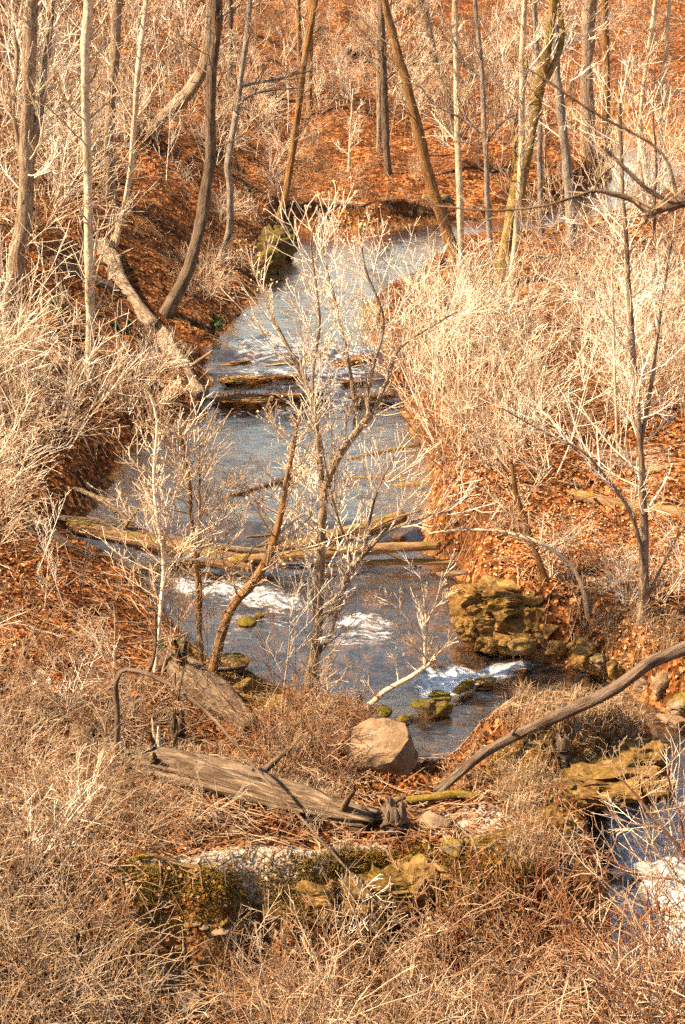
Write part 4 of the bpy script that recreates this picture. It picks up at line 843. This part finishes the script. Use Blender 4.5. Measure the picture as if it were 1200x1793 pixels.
cluster('dark ledge of rock the white rapid pours over', [(735, 1232, 40, 14, 30.2), (775, 1218, 44, 14, 30.6), (815, 1202, 44, 14, 31.0), (850, 1190, 40, 12, 31.3)], 'rock_sill', mat='rock_wet')
cluster('leaf covered stone steps across the upper cascade', [(430, 697, 130, 12, 46.5), (520, 692, 90, 9, 46.5), (640, 694, 90, 8, 46.5), (430, 664, 110, 9, 48.1), (500, 660, 80, 7, 48.1), (620, 668, 70, 7, 48.1), (420, 636, 90, 9, 49.5), (510, 634, 90, 7, 49.5), (630, 630, 90, 10, 49.5)], 'stone_steps', mat='rock_bed', rough=0.3, deep=0.28)
# loose stones below the ridge face: one shared set of shapes
sp = []
for k in range(70):
    sp.append((r_.uniform(190, 470), r_.uniform(1600, 1790), r_.uniform(8, 24)))
for k in range(40): sp.append((r_.uniform(300, 520), r_.uniform(1080, 1240), r_.uniform(6, 16)))
for k in range(40): sp.append((r_.uniform(560, 900), r_.uniform(1610, 1700), r_.uniform(8, 22)))
sme = []
for k in range(8):
    V = rock_verts(200 + k, (1, 0.8, 0.55), small=True, rough=0.15); sme.append([mesh_np('loose_stone', V, ICOF2, M[m], smooth=False) for m in ('rock_dark', 'rock_tan')])
hp = hit([s[0] for s in sp], [s[1] for s in sp])
for k, (s, p) in enumerate(zip(sp, hp)):
    o = obj('loose_stone', sme[k % 8][1 if (k % 5 == 0 or k >= 110) else 0]); o.location = p; sc = s[2] * depth(p) / F / 2 * 1.2; o.scale = (sc, sc, sc); o.rotation_euler = (r_.normal() * .3, r_.normal() * .3, r_.random() * 6.28)
    zone = 0 if k < 70 else (1 if k < 110 else 2)
    tag(o, ('small loose stone on the dark slope below the ridge at bottom left', 'small stone in the shallows left of the centre tree', 'small pale stone in the brush below the ridge')[zone], 'stone', ('loose stones below the ridge', 'stones in the shallows', 'pale stones in the front brush')[zone])
for k, (a, b) in enumerate([(85, 1200), (60, 1203)]):
    o = rock_px('crumpled bigger scrap of white litter in the left brush' if k == 0 else 'thin smaller scrap of white litter in the left brush', a, b, 14 - 5 * k, 14, 'litter' if 'litter' in M else 'rock_tan', 300 + k, name='litter_scrap', cat='litter', rough=0.4, small=True)

# ------------------------------------------------------------------ shrubs, brambles and saplings
def shrub_proto(seed, stems, h, spread, r0, kids, up=0.22, lev=2, wob=0.11, kl=0.42, rmin=0.0045):
    r = np.random.default_rng(seed); paths = []
    for k in range(stems):
        a = r.random() * 6.283; rr = 0.12 * r.random() ** 0.5
        d = unit(np.array([math.cos(a) * spread * r.random(), math.sin(a) * spread * r.random(), 1.0]))
        grow(paths, np.array([math.cos(a) * rr, math.sin(a) * rr, -0.12]), d, h * (0.6 + 0.55 * r.random()), r0 * (0.7 + 0.5 * r.random()), lev, r, kids, up, wob, 6, 0.95, kl, 0.3, rmin)
    return paths
def shrub_set(name, n, args, mats):
    out = []
    for k in range(n):
        V, Fq, TC = tubes(shrub_proto(args['seed'] + k, **{a: b for a, b in args.items() if a != 'seed'}), 3)
        for m in mats: out.append(mesh_np(name, V, Fq, M[m], {'tc': ('POINT', TC)}))
    return out
PR = {
 'thicket_pale': shrub_set('bare_shrub', 7, dict(seed=11, stems=5, h=3.0, spread=1.1, r0=0.019, kids=(4, 7), up=0.03, kl=0.52, rmin=0.0062, wob=0.07), ['twig_pale', 'twig_pale', 'twig_tan']),  # twig colours kept pale to imitate overexposed glare over the right thicket
 'thicket_tan': shrub_set('bare_shrub', 6, dict(seed=31, stems=5, h=2.4, spread=1.5, r0=0.016, kids=(4, 7), up=-0.02, kl=0.57, rmin=0.0058, wob=0.09), ['twig_tan', 'twig_pale']),
 'bramble_red': shrub_set('bramble', 6, dict(seed=51, stems=7, h=1.5, spread=1.3, r0=0.009, kids=(3, 5), up=-0.06, kl=0.55, rmin=0.0046, wob=0.12), ['twig_red', 'twig_red', 'twig_tan', 'twig_dark']),
 'brush_grey': shrub_set('brush', 6, dict(seed=71, stems=6, h=1.7, spread=2.0, r0=0.0115, kids=(3, 5), up=-0.12, kl=0.58, rmin=0.0045, wob=0.19), ['twig_grey', 'twig_tan', 'twig_dark']),
 'sapling': shrub_set('sapling', 6, dict(seed=91, stems=1, h=4.6, spread=0.35, r0=0.027, kids=(8, 12), up=0.10, kl=0.42, wob=0.07, rmin=0.008), ['twig_tan', 'twig_pale', 'twig_pale', 'bark_grey']),
}
def plant(kind, name, polyg, n, s0, s1, label, group, seed, cat='shrub', tilt=0.12):
    r = np.random.default_rng(seed); q = in_px(polyg, n, r); H = hit(q[:, 0], q[:, 1])
    for p in H:
        if ground_sd(p[0], p[1]) < 0.12: continue
        o = obj(name, PR[kind][int(r.integers(len(PR[kind])))]); s = s0 + (s1 - s0) * r.random()
        o.location = p; o.scale = (s, s, s * (0.85 + 0.3 * r.random())); o.rotation_euler = (r.normal() * tilt, r.normal() * tilt, r.random() * 6.283)
        tag(o, label, cat, group)
plant('thicket_pale', 'bare_shrub', [(690, 640), (720, 540), (900, 500), (1280, 450), (1280, 720), (1020, 770), (960, 850), (830, 890), (750, 800)], 100, .5, 1.1, 'pale bare shrub in the dense thicket on the right bank', 'right bank thicket shrubs', 1)
plant('thicket_pale', 'bare_shrub', [(900, 420), (960, 300), (1280, 200), (1280, 440)], 40, .7, 1.3, 'whitish bare shrub in the thicket at the upper right', 'upper right thicket shrubs', 2)
plant('thicket_tan', 'bare_shrub', [(-80, 560), (60, 620), (130, 720), (110, 830), (30, 880), (-10, 960), (-10, 1080), (-80, 1150)], 48, .6, 1.15, 'tangled tan shrub on the left bank above the log jam', 'left bank thicket shrubs', 3)
plant('thicket_tan', 'bare_shrub', [(-80, 80), (250, 60), (250, 250), (120, 380), (60, 540), (-80, 540)], 40, .7, 1.2, 'pale twiggy shrub among the trunks of the left slope', 'left slope shrubs', 4)
plant('brush_grey', 'brush', [(-80, 1120), (240, 1160), (330, 1250), (230, 1330), (200, 1460), (160, 1600), (-80, 1793)], 60, .6, 1.1, 'low grey brush matted on the near left bank', 'near left brush', 5)
plant('brush_grey', 'brush', [(200, 1340), (260, 1400), (560, 1450), (640, 1470), (380, 1480), (230, 1490)], 20, .35, .55, 'low dead brush hugging the front of the big rotten log', 'brush before the big log', 6)
plant('bramble_red', 'bramble', [(520, 1690), (700, 1680), (960, 1640), (1000, 1760), (1060, 1860), (1300, 1880), (1300, 1960), (420, 1960)], 78, .8, 1.3, 'reddish bramble canes along the bottom right of the view', 'front brambles', 7)
plant('brush_grey', 'brush', [(-80, 1640), (150, 1620), (190, 1790), (420, 1850), (450, 1950), (-80, 1950)], 44, .7, 1.2, 'dry tangled brush along the bottom left of the view', 'front left brush', 8)
plant('bramble_red', 'bramble', [(500, 1260), (620, 1230), (610, 1330), (560, 1400), (430, 1330), (430, 1290)], 34, .6, 1.0, 'tawny bramble between the centre tree and the big log', 'brambles behind the big log', 9)
plant('sapling', 'sapling', [(0, 60), (620, 30), (640, 260), (480, 270), (330, 330), (200, 300), (0, 420)], 130, .5, 1.1, 'thin bare sapling on the far left slope', 'far left saplings', 10, 'sapling', 0.05)
plant('sapling', 'sapling', [(620, 30), (1280, 30), (1280, 380), (960, 400), (760, 300), (640, 270)], 130, .5, 1.2, 'thin bare sapling on the far right flat', 'far right saplings', 11, 'sapling', 0.05)
plant('thicket_pale', 'bare_shrub', [(440, 280), (660, 285), (760, 330), (480, 370)], 16, .35, .6, 'small bare shrub on the far bank behind the upper pool', 'far bank shrubs', 12)
plant('thicket_tan', 'bare_shrub', [(300, 560), (440, 480), (480, 420), (380, 480), (250, 600), (200, 700), (260, 720), (350, 640)], 14, .3, .5, 'small bare shrub on the left bank of the cascade', 'left cascade shrubs', 13)
plant('thicket_pale', 'bare_shrub', [(760, 930), (960, 900), (1000, 980), (1280, 1000), (1280, 1120), (1050, 1080), (900, 1000), (800, 990)], 16, .3, .55, 'small bare shrub on the litter covered right bank', 'right bank small shrubs', 14)
plant('thicket_tan', 'bare_shrub', [(190, 700), (280, 690), (260, 780), (210, 830), (180, 850)], 12, .7, 1.0, 'dark twiggy shrub leaning over the left side of the stream', 'stream edge shrubs', 15)

plant('sapling', 'sapling', [(250, 1120), (420, 1200), (600, 1240), (560, 1290), (400, 1260), (260, 1180)], 12, .45, .75, 'slender bare sapling at the water edge around the centre tree', 'water edge saplings', 16, 'sapling', 0.12)
plant('sapling', 'sapling', [(150, 900), (130, 1040), (250, 1130), (180, 1180), (20, 1100), (30, 900)], 4, .35, .5, 'slender bare sapling on the left bank by the log jam', 'log jam saplings', 17, 'sapling', 0.15)
plant('sapling', 'sapling', [(760, 640), (900, 560), (1240, 560), (1240, 880), (1000, 860), (800, 820)], 26, .45, .85, 'straight bare sapling rising out of the right bank thicket', 'right thicket saplings', 18, 'sapling', 0.12)
plant('thicket_tan', 'bare_shrub', [(250, 60), (640, 40), (640, 240), (420, 285), (330, 260)], 40, .5, .95, 'brown twiggy shrub on the far slope behind the upper pool', 'far slope shrubs', 19)
plant('thicket_tan', 'bare_shrub', [(640, 60), (1000, 60), (960, 260), (700, 265)], 34, .5, .95, 'brown twiggy shrub on the far flat before the stream bend', 'far flat shrubs', 20)
plant('bramble_red', 'bramble', [(1000, 1810), (1280, 1800), (1280, 1960), (1000, 1960)], 26, 1.2, 1.8, 'tall reddish bramble in front of the lower falls', 'brambles before the falls', 21)
plant('sapling', 'sapling', [(350, 1700), (950, 1640), (1000, 1900), (350, 1900)], 9, .28, .45, 'thin upright cane standing above the front brambles', 'front canes', 22, 'sapling', 0.15)
plant('thicket_tan', 'bare_shrub', [(180, 330), (300, 250), (460, 300), (470, 400), (380, 520), (260, 560), (190, 520)], 20, .35, .7, 'thin brown shrub on the leafy slope left of the upper pool', 'slope shrubs by the upper pool', 23)
plant('thicket_tan', 'bare_shrub', [(-80, 1150), (240, 1180), (300, 1300), (190, 1450), (150, 1600), (-80, 1700)], 26, .35, .62, 'forking bare shrub sticking out of the near left brush', 'near left forking shrubs', 24)
plant('thicket_tan', 'bare_shrub', [(480, 1720), (950, 1660), (1000, 1900), (400, 1900)], 12, .28, .48, 'forking bare shrub among the front brambles', 'front forking shrubs', 25)
# the tree just outside the frame on the right whose limb hangs into view, and the pale shrub by the lower falls
tree('dark knobbly limb hanging in from the right, nearest to the viewer', [(1620, 900), (1600, 600), (1585, 300), (1580, 0), (1575, -400)], (110, 60), 'bark_dark', 'twig_dark', Y=7.2, seed=80, nb=0, top=4,
     limbs=[([(1588, 330), (1400, 318), (1290, 335), (1200, 352), (1150, 366), (1135, 372), (1112, 350), (1070, 338), (1035, 334), (960, 358), (870, 368), (790, 362), (740, 355)], (34, 24, 16, 13, 6, 4, 3), 0.3),
            ([(1210, 352), (1175, 352), (1130, 328), (1085, 285), (1052, 254)], (9, 8, 6), 0.1), ([(1200, 350), (1182, 335), (1172, 290), (1140, 250), (1060, 208), (1000, 170), (955, 138), (915, 115)], (7, 5, 5, 3), 0.3),
            ([(1040, 336), (1050, 310), (1075, 290)], (5, 3), 0.1), ([(1140, 368), (1140, 380)], (8, 5), 0)], blen=0.25, lev=1, kids=(1, 2), rmin=0.002)
tree('pale budding shrub reaching in front of the lower falls', [(1260, 1660), (1225, 1560), (1200, 1495), (1160, 1450), (1120, 1400), (1090, 1365)], (10, 7, 4), 'twig_red', 'twig_pale', name='budding_shrub', cat='shrub', Y=20.5, seed=81, nb=40, blen=1.3, bstart=0.2, rmin=0.0035, kids=(3, 6),
     limbs=[([(1225, 1560), (1180, 1540), (1120, 1530), (1060, 1500), (1020, 1465)], (5, 2), 0.2), ([(1200, 1495), (1190, 1420), (1170, 1360), (1180, 1320)], (5, 2), -0.2), ([(1240, 1600), (1160, 1600), (1090, 1570), (1040, 1530), (1000, 1535)], (5, 2), 0.1), ([(1160, 1450), (1100, 1440), (1060, 1420)], (4, 2), 0)])
for k, (a, b, s, lab) in enumerate([(105, 560, .5, 'dark evergreen bush in the shade of the left slope'), (370, 585, .45, 'green sprig beside the foot of the tall dark trunk'), (70, 240, .5, 'dark evergreen clump high on the left slope'), (215, 585, .35, 'small evergreen sprig below the slope log'), (300, 1150, .3, 'bright mossy green sprig by the water left of the rapids')]):
    p = hit1(a, b); e = empty('evergreen_shrub', p, lab, 'shrub'); r = np.random.default_rng(70 + k); paths = shrub_proto(700 + k, 6, 1.3 * s, 1.2, .009, (4, 6), .1)
    build('stems', paths, 3, M['twig_dark'], e)
    tips = np.concatenate([q[1:] for q, w in paths]); leaf_mesh('leaves', tips[r.integers(0, len(tips), 420)] + r.normal(size=(420, 3)) * .05 * s, .05, .11, M['leaf_green'], r, e)

# ------------------------------------------------------------------ uncountable litter, grass, moss, sticks
def scatter(n, r, y0=16.5, y1=100, pw=1.5):
    u = r.random(n); a = 1 - pw; Y = (y0 ** a + u * (y1 ** a - y0 ** a)) ** (1 / a)
    X = (r.random(n) * 2 - 1) * (0.215 * Y + 2.5); return X, Y
def gnorm(x, y, h=0.15):
    n = np.stack([-(ground_z(x + h, y) - ground_z(x - h, y)) / (2 * h), -(ground_z(x, y + h) - ground_z(x, y - h)) / (2 * h), np.ones_like(x)], -1)
    return n / np.linalg.norm(n, axis=1, keepdims=True)
r = np.random.default_rng(99)
X, Y = scatter(230000, r); k = (ground_sd(X, Y) > 0.05 + 0.25 * r.random(len(X))) & (np.maximum(np.maximum(grid_at(moss, X, Y) - .2, grid_at(pale, X, Y)) * 1.25, grid_at(front_shade, X, Y) * .8) < r.random(len(X))); X, Y = X[k], Y[k]
nn = gnorm(X, Y); P = np.column_stack([X, Y, ground_z(X, Y)]) + nn * (0.01 + 0.03 * r.random((len(X), 1)))
q_ = np.concatenate([in_px([(372, 688), (520, 684), (520, 700), (380, 706)], 500, r), in_px([(560, 626), (690, 622), (690, 640), (560, 642)], 400, r), in_px([(380, 658), (500, 654), (500, 668), (380, 670)], 300, r)])
z_ = np.array([1.30] * 500 + [1.84] * 400 + [1.56] * 300); LD = np.array([atZ(a, b, c) for (a, b), c in zip(q_, z_)]); P = np.vstack([P, LD]); nn = np.vstack([nn, np.tile([0, 0, 1.0], (len(LD), 1))]); X = np.append(X, LD[:, 0]); Y = np.append(Y, LD[:, 1])
tag(leaf_mesh('leaf_litter', P, .035, .085, M['leaf'], r, normals=nn, shift=0.22 * sstep(1.5, 4.0, X) * (1 - sstep(50, 60, Y)) + 0.8 * fbm(X * 0.6, Y * 0.5, 91, 3) + 0.20 * sstep(60, 75, Y)), 'brown and orange fallen leaves covering the ravine floor', 'leaf litter', None, 'stuff')
X, Y = scatter(9000, r, 16.5, 75); k = ground_sd(X, Y) > 0.0; X, Y = X[k], Y[k]
a = r.random(len(X)) * 6.283; ln = .15 + .55 * r.random(len(X)) ** 2; paths = []
t = np.linspace(-1, 1, 4)
for x, y, a_, l in zip(X, Y, a, ln):
    px_ = x + math.cos(a_) * l * t + r.normal(size=4) * .03; py_ = y + math.sin(a_) * l * t + r.normal(size=4) * .03
    paths.append((np.column_stack([px_, py_, px_ * 0 + 1]), np.linspace(.011, .005, 4) * (.6 + r.random())))
allp = np.concatenate([p for p, q in paths]); zz = ground_z(allp[:, 0], allp[:, 1]).reshape(-1, 4) + .02 + .10 * r.random((len(paths), 4))
for i, (p, q) in enumerate(paths): p[:, 2] = zz[i]
tag(build('fallen_twigs', paths, 3, M['twig_tan']), 'dead twigs and sticks strewn over the leaves', 'twigs', None, 'stuff')
def blades(name, roots, lmin, lmax, wd, mat, r, lean=0.5, label='', cat=''):
    n = len(roots); ln = lmin + (lmax - lmin) * r.random(n); a = r.random(n) * 6.283; le = lean * (0.3 + r.random(n))
    d = np.column_stack([np.cos(a), np.sin(a), np.zeros(n)]); side = np.column_stack([-np.sin(a), np.cos(a), np.zeros(n)])
    mid = roots + (d * (le * .35)[:, None] + np.array([0, 0, .62])) * ln[:, None]; tip = roots + (d * (le * 1.1)[:, None] + np.array([0, 0, 1.0]) * (1 - .4 * le)[:, None]) * ln[:, None]
    w = (wd * (.6 + .8 * r.random(n)))[:, None]
    V = np.stack([roots - side * w, roots + side * w, mid + side * w * .8, mid - side * w * .8, tip], 1).reshape(-1, 3); i = np.arange(n)[:, None] * 5
    q = r.random(n)
    o = obj(name, mesh_np(name, V, [i + [0, 1, 2, 3], i + [3, 2, 4]], M[mat], {'rnd': ('FACE', np.concatenate([q, q]))}, smooth=False))
    return tag(o, label, cat, None, 'stuff')
def tufts(zones, r, rad=.09):
    out = []
    for pg, n, m in zones:
        q = in_px(pg, n, r); H = hit(q[:, 0], q[:, 1]); H = H[ground_sd(H[:, 0], H[:, 1]) > 0.0]
        o = np.repeat(H, m, 0) + np.column_stack([r.normal(size=(len(H) * m, 2)) * rad, np.zeros(len(H) * m)]); out.append(o)
    o = np.concatenate(out); o[:, 2] = ground_z(o[:, 0], o[:, 1]) - .01; return o
G = tufts([([(860, 1260), (900, 1215), (1000, 1200), (1100, 1215), (1160, 1290), (1100, 1340), (960, 1290)], 120, 26), ([(760, 1380), (860, 1270), (960, 1290), (1100, 1340), (1050, 1420), (900, 1400)], 70, 22),
           ([(880, 1370), (960, 1370), (960, 1450), (880, 1440)], 40, 36), ([(900, 1440), (1000, 1450), (1010, 1560), (900, 1540)], 50, 26), ([(560, 1250), (640, 1225), (640, 1300), (600, 1400), (500, 1400)], 70, 20),
           ([(990, 1080), (1200, 1090), (1200, 1180), (1060, 1150)], 80, 20), ([(300, 1290), (600, 1400), (560, 1420), (300, 1360)], 90, 26), ([(-40, 1250), (200, 1250), (240, 1500), (-40, 1650)], 130, 20),
           ([(700, 480), (900, 440), (860, 620), (700, 620)], 150, 18), ([(440, 300), (760, 300), (760, 400), (480, 380)], 90, 14), ([(400, 1640), (1000, 1560), (1050, 1800), (300, 1800)], 120, 18)], r)
blades('dry_grass', G, .12, .42, .0045, 'grass', r, .8, 'tufts of dry straw coloured grass on the banks and hummock', 'grass')
G = tufts([([(210, 1520), (420, 1545), (620, 1510), (760, 1490), (1000, 1460), (1010, 1570), (700, 1640), (480, 1640), (250, 1620)], 620, 40), ([(880, 1290), (1060, 1330), (1040, 1420), (880, 1410)], 140, 30), ([(380, 1160), (520, 1190), (500, 1260), (380, 1230)], 100, 24)], r, .10)
blades('moss', G, .03, .11, .006, 'moss_tuft', r, 1.0, 'yellow green moss cushions on the ridge face and rocks', 'moss')
